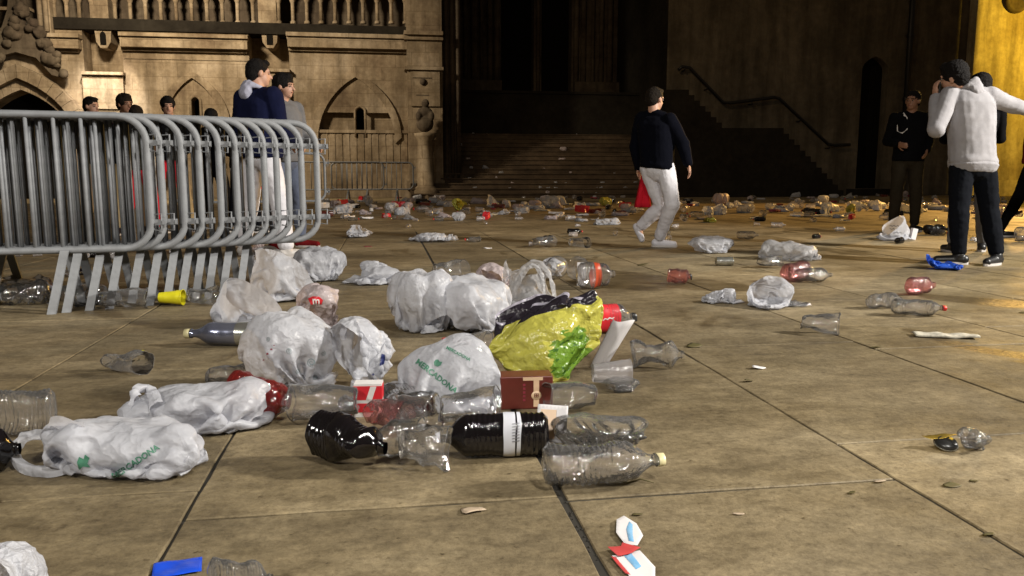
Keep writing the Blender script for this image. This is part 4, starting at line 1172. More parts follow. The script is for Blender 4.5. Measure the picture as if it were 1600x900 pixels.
# red neckerchief / sash hanging behind him
vs = []; fs = []
for i in range(9):
    for j in range(6):
        t, u_ = i / 8, j / 5
        c = Dp(1008 + t * -4 + (u_ - .5) * (6 + 20 * t), 262 + 62 * t, 8.55 + .03 * math.sin(j * 2.1 + t * 3))
        vs.append(c)
for i in range(8):
    for j in range(5): fs.append((i * 6 + j, i * 6 + j + 1, i * 6 + j + 7, i * 6 + j + 6))
o = link('red_sash', mesh_from(vs, fs, 'red_sash', True), 'cloth_red'); md = o.modifiers.new('s', 'SOLIDIFY'); md.thickness = .006; apply_mods(o)
tag(o, 'red sash hanging at the hip of the walking man in white trousers', 'sash')
# --- man in a black T-shirt with a pale print
J, fc, k = stand(1416, 10.9, -12, 1.86, spread=.12, arm=(-.05, -.05), elbow=(.12, .2), head_turn=-35)
tm = person('man in a black top with a pale chest print standing by the arched door', J, fc, dict(top=('black', .03), legs=('khaki', .02), taper=.8, sleeve=1.0), skin='skin_dark', k=k)
def chest_print(body_px, pts, d0, mat, parent, dep):
    vs = [Dp(a, b, d0) for a, b in pts]; inv = Vector(parent.location)
    o = parent
pr = MB(); pts = [(1402, 196), (1412, 176), (1418, 184), (1418, 202), (1410, 209), (1402, 205)]
top_o = [c for c in tm.children if c.name.startswith('jumper')][0]
bv = BVHTree.FromPolygons([v.co + tm.location for v in top_o.data.vertices], [p.vertices[:] for p in top_o.data.polygons])
def onto(bv, px, py, off=.004, d=None):
    dr = ray(px, py); h = bv.ray_cast(C0, dr)
    if h[0] is None: return None
    n = h[1] if h[1].dot(dr) < 0 else -h[1]
    return h[0] + n * off
q = [onto(bv, a, b, .006) for a, b in pts]; q = [x - tm.location for x in q if x is not None]
if len(q) > 3:
    c = sum(q, Vector()) / len(q); pr.add(q + [c], [(i, (i + 1) % len(q), len(q)) for i in range(len(q))]); pr.build('chest_print', 'white_print', top_o)
# --- person leaving the picture at the right edge
J, fc, k = stand(1617, 9.6, 70, 1.76, step=.3, arm=(.25, -.2))
person('person in a dark red jacket stepping out of the picture at the right edge', J, fc, dict(top=('darkred', .035), legs=('black', .015)), k=k, skin='skin')

# --- the group beyond the barriers
def sweater_waist(mat):
    def ex(r, Q, k, TR, f, sx, vx):
        pel = (Q['hipL'] + Q['hipR']) / 2; g = MB()
        ell(g, pel + Vector((0, 0, .02)), (.19 * k, .145 * k, .05 * k), TR)
        for s in (-.09, .0, .1): cap_mesh(g, pel + f * .15 * k + sx * s * k, pel + f * .16 * k + sx * s * 1.4 * k + Vector((0, 0, -.30 * k)), .04, .035, 8)
        fuse(g, 'tied_jumper', 'cloth_' + mat, r, vx, 2, (.02, .05))
    return ex
crowd = [
    # px, head top y, h, face, top, legs, hair, label, extra, turn
    (150, 156, 1.78, 60, 'navy', 'white', 'short', 'young man with short dark hair in profile, leftmost head above the barriers', None, 10),
    (203, 152, 1.76, 40, 'black', 'tan', 'short', 'young man glancing down beside the tall lit plinth, second head from the left', None, 15),
    (219, 169, 1.62, 175, 'olive', 'red', 'long', 'dark haired person with back turned and red trousers behind the barriers', None, 0),
    (270, 156, 1.76, 20, 'black', 'tan', 'short', 'young man facing us in black with a red jumper tied at his waist', 'red', 8),
    (335, 174, 1.64, 170, 'black', 'black', 'long', 'low dark head of long hair between the smiling man and the blue jacket', None, 0),
    (380, 167, 1.66, 150, 'black', 'darkjean', 'long', 'dark haired person with a red jumper at the waist left of the blue jacket', 'red', 0),
]
for px, ty, h, fd, tp, lg, hr, lab, ex, turn in crowd:
    dd = (h - CAMH) * FPX / (272 - ty)
    J, fc, k = stand(px, dd, fd, h, step=.06, spread=.3, head_turn=turn, arm=(.1, .15), elbow=(.15, .2))
    person(lab, J, fc, dict(top=(tp, .03), legs=(lg, .02)), hair=('thick' if px in (203, 270) and hr == 'short' else hr), hairmat='hair_brown' if px in (203, 219) else 'hair', skin='skin' if px != 203 else 'skin_dark', k=k, voxel=.011, group='people behind the barriers', extras=sweater_waist(ex) if ex else None)
dd = (1.80 - CAMH) * FPX / (272 - 100)
J, fc, k = stand(409, dd, 150, 1.80, spread=.5, arm=(.1, .1), head_turn=-30)
person('tall man in a blue jacket with a pale hood and white trousers, back turned', J, fc, dict(top=('navy_bright', .05), legs=('white', .03), hood='lavender', hem=1.05, taper=1.0, top_name='jacket'), hair='short', k=k, voxel=.009, group='people behind the barriers', shoes='shoe_white')
dd = (1.76 - CAMH) * FPX / (272 - 122)
J, fc, k = stand(447, dd, 62, 1.76, spread=.3, arm=(.1, .1), head_turn=15)
person('young man in profile beside the blue jacket, wearing a grey top and jeans', J, fc, dict(top=('grey', .035), legs=('grey_blue', .02)), hair='thick', k=k, voxel=.009, group='people behind the barriers', shoes='cloth_darkred')
# ------------------------------------------------------------------ litter: tools
DBG = False
def verts_of(root):
    out = []
    def rec(o, M):
        if o.type == 'MESH':
            a = np.empty(len(o.data.vertices) * 3, np.float32); o.data.vertices.foreach_get('co', a)
            a = a.reshape(-1, 3); 
            if len(a) > 3000: a = a[:: len(a) // 2000]
            Mn = np.array(M); out.append(a @ Mn[:3, :3].T + Mn[:3, 3])
        for c in o.children: rec(c, M @ Matrix.LocRotScale(c.location, c.rotation_euler, c.scale))
    rec(root, Matrix.Identity(4)); return np.concatenate(out)
NX, NUp, NF = np.array(CX), np.array(CU), np.array(CF)
def fit(root, box, rz=0.0, tilt=None, z0=0.0, smin=.45, smax=1.7, ratio=(.6, 1.7), free_h=True):
    """stand the thing on the ground so that it fills about this part of the view, by moving and gently scaling it"""
    V = verts_of(root); R = Matrix.Rotation(math.radians(rz) + YAW, 3, 'Z')
    if tilt: R = R @ Euler([math.radians(t) for t in tilt]).to_matrix()
    Rn = np.array(R); x0, y0, x1, y1 = box
    s = 1.0; sz = 1.0; loc = np.array(G((x0 + x1) / 2, (y1 - (y1 - y0) * .15), z0))
    for it in range(14):
        W_ = (V * np.array([s, s, s * sz])) @ Rn.T
        W_ = W_ - np.array([0, 0, W_[:, 2].min()]) + np.array([loc[0], loc[1], z0 + .001])
        q = W_ - np.array(C0); d = q @ NF; sx = 800 + FPX * (q @ NX) / d; sy = 450 - FPX * (q @ NUp) / d
        w, h = sx.max() - sx.min(), sy.max() - sy.min(); dm = d.mean()
        s *= ((x1 - x0) / w) ** .8; s = min(max(s, smin), smax)
        if free_h and it > 1: sz *= ((y1 - y0) / h / ((x1 - x0) / w)) ** .7; sz = min(max(sz, ratio[0]), ratio[1])
        cx = (sx.max() + sx.min()) / 2
        loc += np.array(RH) * ((x0 + x1) / 2 - cx) * dm / FPX
        dy = (sy.max() - y1); loc += np.array(FH) * dy * dm * dm / (FPX * CAMH) * .9
    W_ = (V * np.array([s, s, s * sz])) @ Rn.T
    root.scale = (s, s, s * sz)
    if DBG: print('FIT', root.name, [round(float(t)) for t in (sx.min(), sy.min(), sx.max(), sy.max())], box, round(s, 2), round(sz, 2), round(float(d.mean()), 2))
    root.rotation_euler = R.to_euler(); root.location = (loc[0], loc[1], z0 + .001 - W_[:, 2].min())
    return root

def crush(me, amt, size, seed, flat=0.0, axis_pinch=None):
    off = Vector((seed * 3.7, seed * 1.3, 0))
    for v in me.vertices:
        n = mnoise.noise_vector(v.co / size + off)
        n2 = mnoise.noise_vector(v.co / (size * .4) + off)
        c = v.co + n * amt + n2 * amt * .4
        if axis_pinch:
            x0, w, k = axis_pinch; f = 1 - k * math.exp(-((c.x - x0) / w) ** 2); c = Vector((c.x, c.y * (1 + (1 - f) * .4), c.z * f))
        c.z *= 1 - flat; v.co = c
    me.update()

LX = Matrix.Rotation(math.pi / 2, 4, 'Y')   # lays a lathe profile (axis z) along +x
def cup_proto(name, mat, h=.145, rb=.031, rt=.047, seed=None, amt=0.0, label='clear plastic cup', cat='cup', flat=0.0):
    r = thing(name, label, cat)
    rr_ = (rb + rt) / 2
    # axis from x=0 (base) to x=h (mouth), resting on its side
    prof = [(1e-4, .004), (rb * .9, .004), (rb, 0), (rb, .003)]
    for i in range(1, 15):
        t = i / 14; rad = rb + (rt - rb) * t
        if i in (4, 11): rad += .0009
        prof.append((rad, h * t))
    m = MB().lathe(prof, 28, LX); o = m.build('wall', mat, r)
    q = MB().tube([Vector((h, rt * math.cos(a), rt * math.sin(a))) for a in [2 * math.pi * i / 28 for i in range(28)]], .0018, 6, closed=True)
    ri = q.build('rim', mat, r)
    if seed is not None:
        for x in (o, ri): crush(x.data, amt, .06, seed, flat)
    return r
def bottle_proto(name, label, wall='clear', cap='cream_cap', Lb=.32, rad=.050, lab=None, liquid=None, seed=None, amt=0.0, pinch=None, flat=0.0, neck=.014, ribs=True, cat='bottle', labcol='red_print', label_span=(.42, .62)):
    r = thing(name, label, cat)
    prof = [(1e-4, .012), (rad * .55, .004), (rad * .8, 0), (rad * .97, .012)]
    n = 34 if not ribs else 84
    for i in range(1, n):
        t = i / n; x = .012 + (Lb * .66) * t
        rr_ = rad * (1 + (.026 * math.sin(t * 88) if ribs and not (label_span[0] < t < label_span[1]) else 0))
        prof.append((rr_, x))
    for i in range(0, 9):
        t = i / 8; x = Lb * .70 + Lb * .20 * t
        prof.append((neck + (rad - neck) * (math.cos(t * math.pi) * .5 + .5) ** .9, x))
    prof += [(neck, Lb * .92), (neck * 1.25, Lb * .925), (neck * 1.25, Lb * .932), (neck * .95, Lb * .94), (neck * .95, Lb * .985)]
    parts = []
    m = MB().lathe(prof, 32, LX); parts.append(m.build('wall', wall, r))
    if cap:
        c = MB().lathe([(neck * 1.22, Lb * .942), (neck * 1.25, Lb * .95), (neck * 1.2, Lb * .998), (neck * .9, Lb * 1.004), (1e-4, Lb * 1.004)], 24, LX, lambda a, z: .03 * math.sin(a * 24)); parts.append(c.build('cap', cap, r))
    if lab is not False and lab is not None:
        a, b = lab; lp = [(rad * 1.012, .012 + Lb * .66 * (a + (b - a) * i / 6)) for i in range(7)]
        parts.append(MB().lathe(lp, 32, LX).build('label', labcol, r))
    if liquid:
        lp = [(1e-4, .016)] + [(p[0] * .965, p[1]) for p in prof[3:-6]] + [(1e-4, prof[-6][1])]
        mm = MB().lathe(lp, 28, LX); parts.append(mm.build('liquid', liquid, r))
    if seed is not None or pinch:
        for x in parts: crush(x.data, amt, .07, seed or 1, flat, pinch)
    return r
def subparts(o, names): pass

def decal(obj, mesh_v, mesh_f, px, py, scale, rot, mat, name='print', parent=None, off=.0015, squash=(1, 1)):
    """print a flat shape on a surface: shape in metres, centred where the ray through (px, py) meets the thing"""
    M = Matrix.LocRotScale(parent_root(obj).location, parent_root(obj).rotation_euler, parent_root(obj).scale) if obj.parent else Matrix.LocRotScale(obj.location, obj.rotation_euler, obj.scale)
    bv = BVHTree.FromPolygons([M @ v.co for v in obj.data.vertices], [p.vertices[:] for p in obj.data.polygons])
    dr = ray(px, py).normalized(); h = bv.ray_cast(C0, dr)
    if h[0] is None: print('DECAL MISS', name, px, py); return None
    d = h[3]; c, s = math.cos(math.radians(rot)), math.sin(math.radians(rot))
    Mi = M.inverted(); out = []; ok = []
    for v in mesh_v:
        x, y = v[0] * scale * squash[0], v[1] * scale * squash[1]; x, y = x * c - y * s, x * s + y * c
        tgt = h[0] + CX * x + CU * y; r_ = (tgt - C0).normalized(); q = bv.ray_cast(C0, r_)
        if q[0] is None or abs(q[3] - d) > .09: out.append(Mi @ tgt); ok.append(False); continue
        n = q[1] if q[1].dot(r_) < 0 else -q[1]
        out.append(Mi @ (q[0] + n * off - r_ * off)); ok.append(True)
    fs = [f for f in mesh_f if all(ok[i] for i in f)]
    if not fs: print('DECAL EMPTY', name); return None
    me = mesh_from(out, fs, name)
    bm = bmesh.new(); bm.from_mesh(me); bmesh.ops.delete(bm, geom=[v for v in bm.verts if not v.link_faces], context='VERTS'); bm.to_mesh(me); bm.free()
    return link(name, me, mat, obj)
def parent_root(o):
    return o.parent if (o.parent and o.parent.type == 'EMPTY') else o
def refine_flat(bm, maxlen):
    for _ in range(5):
        es = [e for e in bm.edges if e.calc_length() > maxlen]
        if not es: break
        bmesh.ops.subdivide_edges(bm, edges=es, cuts=1); bmesh.ops.triangulate(bm, faces=bm.faces)
def text_shape(txt, size=1.0, maxlen=.25, shear=0.0, bold=.0):
    cu = bpy.data.curves.new('t', 'FONT'); cu.body = txt; cu.size = size; cu.align_x = 'CENTER'; cu.align_y = 'CENTER'; cu.resolution_u = 2; cu.shear = shear; cu.offset = bold
    o = bpy.data.objects.new('t', cu); COL.objects.link(o)
    dg = bpy.context.evaluated_depsgraph_get(); me = bpy.data.meshes.new_from_object(o.evaluated_get(dg), depsgraph=dg)
    bpy.data.objects.remove(o); bpy.data.curves.remove(cu)
    bm = bmesh.new(); bm.from_mesh(me); bmesh.ops.triangulate(bm, faces=bm.faces); refine_flat(bm, maxlen)
    v = [tuple(x.co[:2]) for x in bm.verts]; bm.verts.index_update(); f = [tuple(x.index for x in p.verts) for p in bm.faces]; bm.free(); return v, f
def poly_shape(pts, maxlen=.2):
    bm = bmesh.new(); bm.faces.new([bm.verts.new((x, y, 0)) for x, y in pts]); bmesh.ops.triangulate(bm, faces=bm.faces); refine_flat(bm, maxlen)
    bm.verts.index_update(); v = [tuple(x.co[:2]) for x in bm.verts]; f = [tuple(x.index for x in p.verts) for p in bm.faces]; bm.free(); return v, f
def stroke_shape(pts, w):
    vs, fs = [], []
    for i, (x, y) in enumerate(pts):
        a = pts[max(i - 1, 0)]; b = pts[min(i + 1, len(pts) - 1)]; dx, dy = b[0] - a[0], b[1] - a[1]; l = math.hypot(dx, dy) + 1e-9
        ww = w * (.5 + .5 * math.sin(math.pi * (i + .5) / len(pts)))
        vs += [(x - dy / l * ww, y + dx / l * ww), (x + dy / l * ww, y - dx / l * ww)]
        if i: fs.append((2 * i - 2, 2 * i - 1, 2 * i + 1, 2 * i))
    return vs, fs
def spiral(turns=1.8, r0=.1, r1=.8, n=26):
    return [((r0 + (r1 - r0) * i / n) * math.cos(turns * 2 * math.pi * i / n), (r0 + (r1 - r0) * i / n) * math.sin(turns * 2 * math.pi * i / n)) for i in range(n + 1)]

# ------------------------------------------------------------------ the bags
def pack(w, d, h, n=5, seed=1, flat=.42):
    q = random.Random(seed); out = [(0, 0, h * .47, w * .40, d * .40, h * .45)]
    for _ in range(n):
        a = q.uniform(0, 6.28); e = q.uniform(.1, 1.1); r = q.uniform(.14, .26) * h + .012
        out.append((w * .36 * math.cos(a) * math.cos(e * .6), d * .36 * math.sin(a) * math.cos(e * .6), max(r, h * (.35 + .5 * math.sin(e)) ), r * q.uniform(.8, 1.6), r * q.uniform(.8, 1.3), r))
    return out
def bs(w, d, h, seed, n=5, **k):
    per = 2 * (d + h) * 1.02
    q = dict(L=w * 1.25 + .18, C=max(per, .42), balls=pack(w, d, h, n, seed), h=h * .5, squash=.62, g=.24, noise=.06, suck=.0035, cen=(0, 0, h * .05), wide=.8); q.update(k); return q
BS = [
    bs(.34, .18, .10, 1, 6, g=.25, noise=.07),                 # 0 long low bag
    bs(.34, .22, .12, 2, 7, g=.25, noise=.08),                 # 1
    bs(.30, .22, .26, 3, 8),                                   # 2 swirl bag
    bs(.30, .15, .20, 4, 2, noise=.04, suck=.002),             # 3 smooth upright
    bs(.34, .22, .24, 5, 9, noise=.09),                        # 4
    dict(L=.55, C=.6, balls=[(-.12, 0, .05, .07, .06, .05), (.0, 0, .045, .09, .05, .045), (-.05, .03, .08, .04, .04, .04)], h=.06, squash=.85, g=.2, twist=5, noise=.04, suck=.002),   # 5 twisted tail
    bs(.18, .14, .20, 6, 6, noise=.07, g=.08, cen=(0, 0, .09)),                        # 6
    bs(.16, .16, .26, 7, 5, noise=.07, wide=.55, g=.12, cen=(0, 0, .1)),              # 7 tall
    bs(.36, .22, .20, 8, 2, noise=.035, suck=.0015, air=.0002),  # 8 boxy
    bs(.28, .22, .24, 9, 10, noise=.10),                       # 9
    bs(.17, .09, .20, 10, 3, noise=.08, suck=.003, g=.06, cen=(0, 0, .1)),            # 10 fin
    dict(L=.5, C=.66, balls=[(0, 0, .04, .11, .07, .04)], h=.05, squash=.6, g=.3, noise=.05, arch=.15, lean=.35),   # 11 raised handles
    bs(.34, .24, .07, 12, 8, noise=.10, g=.3),                 # 12 flat crumple
    bs(.24, .22, .18, 13, 8, noise=.08, suck=.006),            # 13 round
    bs(.28, .2, .16, 14, 9, noise=.1),                         # 14
    dict(L=.5, C=.8, balls=[(0, 0, .018, .14, .09, .018)], h=.02, squash=.62, g=.9, noise=.05),                     # 15 flat film
]
BX = sim_bags(BS)
BM = []
for i in range(len(BS)):
    me = bag_mesh(BX[i], 'plastic_bag', handles=True)
    BM.append(me)
def creases(me, seed, amp=.010, size=.055):
    """sharp-edged crumpling of stiff thin film"""
    n = len(me.vertices); nr = np.empty(n * 3, np.float32); me.vertices.foreach_get('normal', nr); nr = nr.reshape(-1, 3)
    off = Vector((seed * 1.7, seed * .9, seed * .4))
    for v, q in zip(me.vertices, nr):
        a = mnoise.noise(v.co / size + off); b_ = mnoise.noise(v.co / (size * .45) + off * 2); c = mnoise.noise(v.co / (size * .22) - off)
        h = (.45 - abs(a) * 2.2) * amp + (.4 - abs(b_) * 2.0) * amp * .5 + (.3 - abs(c) * 1.6) * amp * .22
        v.co += Vector(q) * float(h)
    me.update()
def fine(me):
    o = bpy.data.objects.new('plastic_bag', me.copy()); COL.objects.link(o); refine(o, 1); m2 = o.data; bpy.data.objects.remove(o)
    k = BM.index(me); creases(m2, k + 1, .0026 if k in (3, 8) else .0062, .065); return m2
BMF = {}
def bag(i, label, box=None, rz=0, mat='bag_white', group=None, name='plastic_bag', low=False, cat='bag', **kw):
    key = (i, mat, low)
    if key not in BMF:
        me = BM[i].copy() if low else fine(BM[i])
        me.materials.clear(); me.materials.append(MATS[mat]); BMF[key] = me
    o = bpy.data.objects.new(name, BMF[key]); COL.objects.link(o)
    tag(o, label, cat, group)
    if box: fit(o, box, rz, **kw)
    return o

b1 = bag(0, 'nearest long white bag at the front left with green print near its lower edge', (64, 648, 326, 750), 176, ratio=(.6, 1.4))
b2 = bag(1, 'white bag tapering to the right, lying behind the nearest left bag', (180, 588, 447, 686), 10, ratio=(.5, 1.8))
b3 = bag(2, 'bulging white bag with faint grey swirls and red specks', (372, 478, 532, 610), 205)
b4 = bag(3, 'smooth upright white bag resting over the silver bottle', (328, 434, 448, 514), 160)
b5 = bag(4, 'large crumpled white bag at the foot of the last barrier', (391, 389, 502, 472), 200)
b5b = bag(14, 'crumpled pale bag tucked behind the large one by the last barrier', (452, 384, 542, 440), 40)
b7 = bag(5, 'white bag twisted to a thin tail pointing right', (534, 407, 640, 446), 0)
b8 = bag(6, 'small pinkish bag with a red logo beside the swirl bag', (460, 442, 530, 518), 200, 'bag_pinkish')
b9 = bag(7, 'upright folded white bag with navy marks above the red and white carton', (516, 494, 618, 612), 80)
b10 = bag(8, 'big boxy white bag with green lettering in the middle of the heap', (608, 520, 800, 648), -24)
b11 = bag(9, 'crumpled white bag with grey shadows left of the yellow bag', (604, 420, 712, 520), 140)
b11b = bag(14, 'creased white bag touching the left edge of the yellow bag', (672, 420, 804, 520), 70)
b12 = bag(10, 'pinkish white bag standing up behind the creased white bags', (742, 410, 800, 462), 60, 'bag_pinkish')
b13 = bag(11, 'white bag with its handle loop standing up behind the yellow bag', (786, 406, 869, 482), 95, 'bag_thin')
bc = bag(2, 'white bag cut off by the bottom left corner', (-90, 846, 76, 1010), 60)

# --- the yellow bag: an upright bag, crumpled, leaning and open along its black band
YS = dict(L=.50, C=.92, balls=[(0, 0, .09, .05, .12, .09), (0, .04, .16, .045, .07, .07)], g=.22, noise=.06, squash=.6, h=.08)
def upright(sp, seed, steps=70):
    global NU
    X = np.zeros((1, NU, NV, 3))
    return X
def yellow_bag():
    # grid sheet built upright, then settled by the same solver from a squeezed start
    X0 = None
    s = dict(YS); s['balls'] = [(-.06, 0, .075, .13, .10, .07), (.08, 0, .06, .08, .12, .055), (-.1, .06, .09, .05, .05, .06)]; s['L'] = .42; s['C'] = .98; s['h'] = .075; s['wide'] = .78; s['squash'] = .70; s['g'] = .1; s['noise'] = .065
    X = sim_bags([s], steps=80, seed=12)[0]
    # stand it up: length -> height, thickness -> depth, then lean it into a skewed quadrilateral
    x, y, z = X[..., 0], X[..., 1], X[..., 2]
    t = (x - x.min()) / (x.max() - x.min()); w = (y - y.min()) / (y.max() - y.min()); dpt = z
    d0 = 2.98
    TL, TR, BR, BL = [np.array(at(*p)) for p in ((748, 496, d0), (952, 422, d0 + .02), (930, 606, d0), (776, 598, d0))]
    Pq = (TL * (1 - w)[..., None] + TR * w[..., None]) * t[..., None] + (BL * (1 - w)[..., None] + BR * w[..., None]) * (1 - t)[..., None]
    f = np.array(FH)
    Pq = Pq - f * ((dpt - .06) * .9)[..., None]
    # belly towards the viewer low down
    Pq = Pq - f * (.06 * np.sin(np.clip(t, 0, 1) * np.pi))[..., None]
    Pq[..., 2] = np.maximum(Pq[..., 2], .002)
    return Pq
Xy = yellow_bag()
def m_yellow():
    m = MATS['bag_yellow'].copy(); m.name = 'bag_yellow_printed'; MATS[m.name] = m; nt = m.node_tree
    src = [n for n in nt.nodes if n.type == 'VALTORGB'][0]
    uv = nt.nodes.new('ShaderNodeUVMap'); uv.uv_map = 'UVMap'; sp = nt.nodes.new('ShaderNodeSeparateXYZ'); L(nt, uv.outputs[0], sp.inputs[0])
    def gt(sock, v, wdt=.002):
        q = N(nt, 'ShaderNodeMapRange'); q.inputs['From Min'].default_value = v - wdt; q.inputs['From Max'].default_value = v + wdt; L(nt, sock, q.inputs['Value']); return q.outputs[0]
    def mixc(fac, a, b):
        q = N(nt, 'ShaderNodeMixRGB'); L(nt, fac, q.inputs[0])
        for i, c in ((1, a), (2, b)):
            if isinstance(c, tuple): q.inputs[i].default_value = (*c, 1)
            else: L(nt, c, q.inputs[i])
        return q.outputs[0]
    # green leaf patch: around u = .74 .. low on the bag
    sub = N(nt, 'ShaderNodeVectorMath', operation='SUBTRACT'); L(nt, uv.outputs[0], sub.inputs[0]); sub.inputs[1].default_value = (GU, .30, 0)
    scl = N(nt, 'ShaderNodeVectorMath', operation='MULTIPLY'); L(nt, sub.outputs[0], scl.inputs[0]); scl.inputs[1].default_value = (9.0, 3.6, 0)
    ln = N(nt, 'ShaderNodeVectorMath', operation='LENGTH'); L(nt, scl.outputs[0], ln.inputs[0])
    nz = noise_(nt, 14, 2, .5, vec=uv.outputs[0]); ad = N(nt, 'ShaderNodeMath', operation='ADD'); L(nt, ln.outputs[1], ad.inputs[0])
    mz = N(nt, 'ShaderNodeMath', operation='MULTIPLY'); L(nt, nz.outputs['Fac'], mz.inputs[0]); mz.inputs[1].default_value = 1.1; L(nt, mz.outputs[0], ad.inputs[1])
    inv = N(nt, 'ShaderNodeMath', operation='SUBTRACT'); inv.inputs[0].default_value = 2; L(nt, ad.outputs[0], inv.inputs[1])
    g1 = gt(inv.outputs[0], .42, .02)
    nz2 = noise_(nt, 30, 2, .5, vec=uv.outputs[0]); dark = gt(nz2.outputs['Fac'], .60, .02)
    green = mixc(dark, (.15, .27, .03), (.05, .13, .02))
    c = mixc(g1, src.outputs[0], green)
    c = mixc(gt(sp.outputs[1], .80), c, (.022, .018, .026))
    c = mixc(gt(sp.outputs[1], .975), c, (.42, .40, .48))
    for n in nt.nodes:
        if n.type in ('BSDF_PRINCIPLED', 'BSDF_TRANSLUCENT'):
            k = 'Base Color' if n.type == 'BSDF_PRINCIPLED' else 'Color'; L(nt, c, n.inputs[k])
    return m
# which u faces the camera at the right-hand side of the bag
bi = None
tgt = (895, 545); best = 1e9
for i in range(NU):
    k = int(NV * .3); q = proj(Xy[i, k]); e = math.hypot(q[0] - tgt[0], (q[1] - tgt[1]) * .3) + (q[2] - 2.8) * 200
    if e < best: best = e; bi = i
GU = bi / NU
m_yellow()
cen = Xy.reshape(-1, 3).mean(0); cen[2] = 0
me = bag_mesh(Xy - cen, 'shopping_bag', handles=False)
yb = link('shopping_bag', me, 'bag_yellow_printed', None, tuple(cen)); refine(yb, 1); creases(yb.data, 5, .005, .08)
tag(yb, 'large yellow shopping bag with green print and a black band round its open mouth', 'bag')

# --- prints
tv, tf = text_shape('MERCADONA', 1.0, .22, bold=.03)
decal(b10, tv, tf, 682, 588, .026, -38, 'faded_green', 'lettering')
decal(b10, *text_shape('MERCADONA', 1, .25, bold=.03), 716, 553, .014, -28, 'faded_green', 'lettering')
decal(b10, *poly_shape([(-.5, .3), (-.2, .5), (.1, .35), (.45, .5), (.5, 0), (.2, -.4), (-.3, -.45), (-.55, -.1)]), 684, 568, .024, -30, 'faded_green', 'emblem')
decal(b1, *text_shape('MERCADONA', 1, .25, bold=.03), 212, 722, .022, 34, 'faded_green', 'lettering')
decal(b1, *poly_shape([(-.6, .1), (-.3, .6), (.1, .3), (.3, .7), (.7, .3), (.4, -.2), (.6, -.6), (-.1, -.4), (-.5, -.7)]), 130, 722, .026, 10, 'faded_green', 'emblem')
for k, (a, b, sc, rt) in enumerate(((487, 566, .020, 0), (466, 580, .013, 90), (505, 552, .012, 200), (452, 548, .014, 40), (420, 530, .010, 10), (492, 590, .012, 140))):
    decal(b3, *stroke_shape(spiral(), .09), a, b, sc, rt, 'grey_print', 'swirl')
for a, b, sc in ((424, 546, .006), (418, 553, .007), (412, 563, .005), (428, 540, .004)):
    decal(b3, *poly_shape([(-.6, 0), (0, .6), (.7, .2), (.3, -.5)]), a, b, sc, 30, 'maroon_print', 'stain')
decal(b8, *poly_shape([(-1, .3), (-.4, .6), (.5, .55), (1, .1), (.8, -.5), (0, -.35), (-.6, -.5)]), 493, 470, .036, 0, 'red_print', 'logo')
decal(b8, *text_shape('m', 1, .2, bold=.02), 494, 470, .045, 0, 'white_print', 'logo_letter', off=.004)
for a, b, sc, sh in ((598, 562, .017, [(-.3, 1.2), (.4, 1.1), (.5, .2), (.2, -.9), (-.7, -1.3), (-.5, -.2)]), (604, 588, .014, [(-.8, .5), (.6, .8), (.7, -.4), (0, -1), (-.6, -.3)]), (583, 585, .005, [(-1, 0), (0, 1), (1, 0), (0, -1)]), (584, 593, .004, [(-1, 0), (0, 1), (1, 0), (0, -1)])):
    decal(b9, *poly_shape(sh), a, b, sc, 0, 'navy_print', 'print')

# ------------------------------------------------------------------ loops of the carrier bags
def loop(bag_o, pts, w=.034, seed=1):
    """handle of thin film: a ribbon through points (px, py, height above ground or None = at the bag's distance)"""
    M = Matrix.LocRotScale(bag_o.location, bag_o.rotation_euler, bag_o.scale).inverted()
    dd = (bag_o.location - C0).dot(CF)
    P_ = [(G(a, b, h) if h is not None else Dp(a, b, dd)) for a, b, h in pts]
    path = []
    for i in range(len(P_) - 1):
        p0, p1, p2, p3 = P_[max(i - 1, 0)], P_[i], P_[i + 1], P_[min(i + 2, len(P_) - 1)]
        for k in range(8):
            t = k / 8; path.append(.5 * ((2 * p1) + (p2 - p0) * t + (2 * p0 - 5 * p1 + 4 * p2 - p3) * t * t + (3 * p1 - p0 - 3 * p2 + p3) * t ** 3))
    path.append(P_[-1]); vs, fs = [], []; n = 6
    for i, q in enumerate(path):
        t = (path[min(i + 1, len(path) - 1)] - path[max(i - 1, 0)]).normalized(); e = i / (len(path) - 1)
        wd = w * (1 + .9 * abs(2 * e - 1) ** 3)
        a = FH * .8 + Vector((0, 0, .6)); sd = (a - t * a.dot(t)).normalized(); nn = t.cross(sd)
        for j in range(n):
            u = j / (n - 1) - .5
            o = nn * (.010 * mnoise.noise(Vector((i * .35, j * .9, seed))) + .012 * math.cos(u * 5))
            v = q + sd * wd * u + o; v.z = max(v.z, .002); vs.append(M @ v)
    for i in range(len(path) - 1):
        for j in range(n - 1): fs.append((i * n + j, i * n + j + 1, (i + 1) * n + j + 1, (i + 1) * n + j))
    return link('handle', mesh_from(vs, fs, 'handle', True), bag_o.data.materials[0], bag_o)
loop(b1, [(112, 684, .07), (72, 680, .05), (34, 688, .04), (17, 706, .03), (34, 728, .02), (74, 734, .02), (112, 722, .03)], .03, 1)
loop(b1, [(124, 676, .12), (90, 662, .13), (72, 676, .10), (88, 700, .07), (124, 704, .07)], .026, 2)
loop(b13, [(792, 476, None), (800, 446, None), (818, 418, None), (838, 408, None), (856, 424, None), (864, 450, None), (868, 476, None)], .032, 3)
loop(b13, [(800, 470, None), (812, 436, None), (832, 414, None), (848, 432, None), (852, 470, None)], .03, 4)
loop(b2, [(205, 640, .08), (212, 612, .13), (232, 606, .13), (240, 636, .10)], .03, 5)
loop(b5, [(400, 420, .14), (396, 398, .24), (420, 386, .28), (440, 404, .24)], .035, 6)
loop(b11, [(668, 448, None), (670, 430, None), (690, 424, None), (704, 440, None), (702, 462, None)], .03, 7)
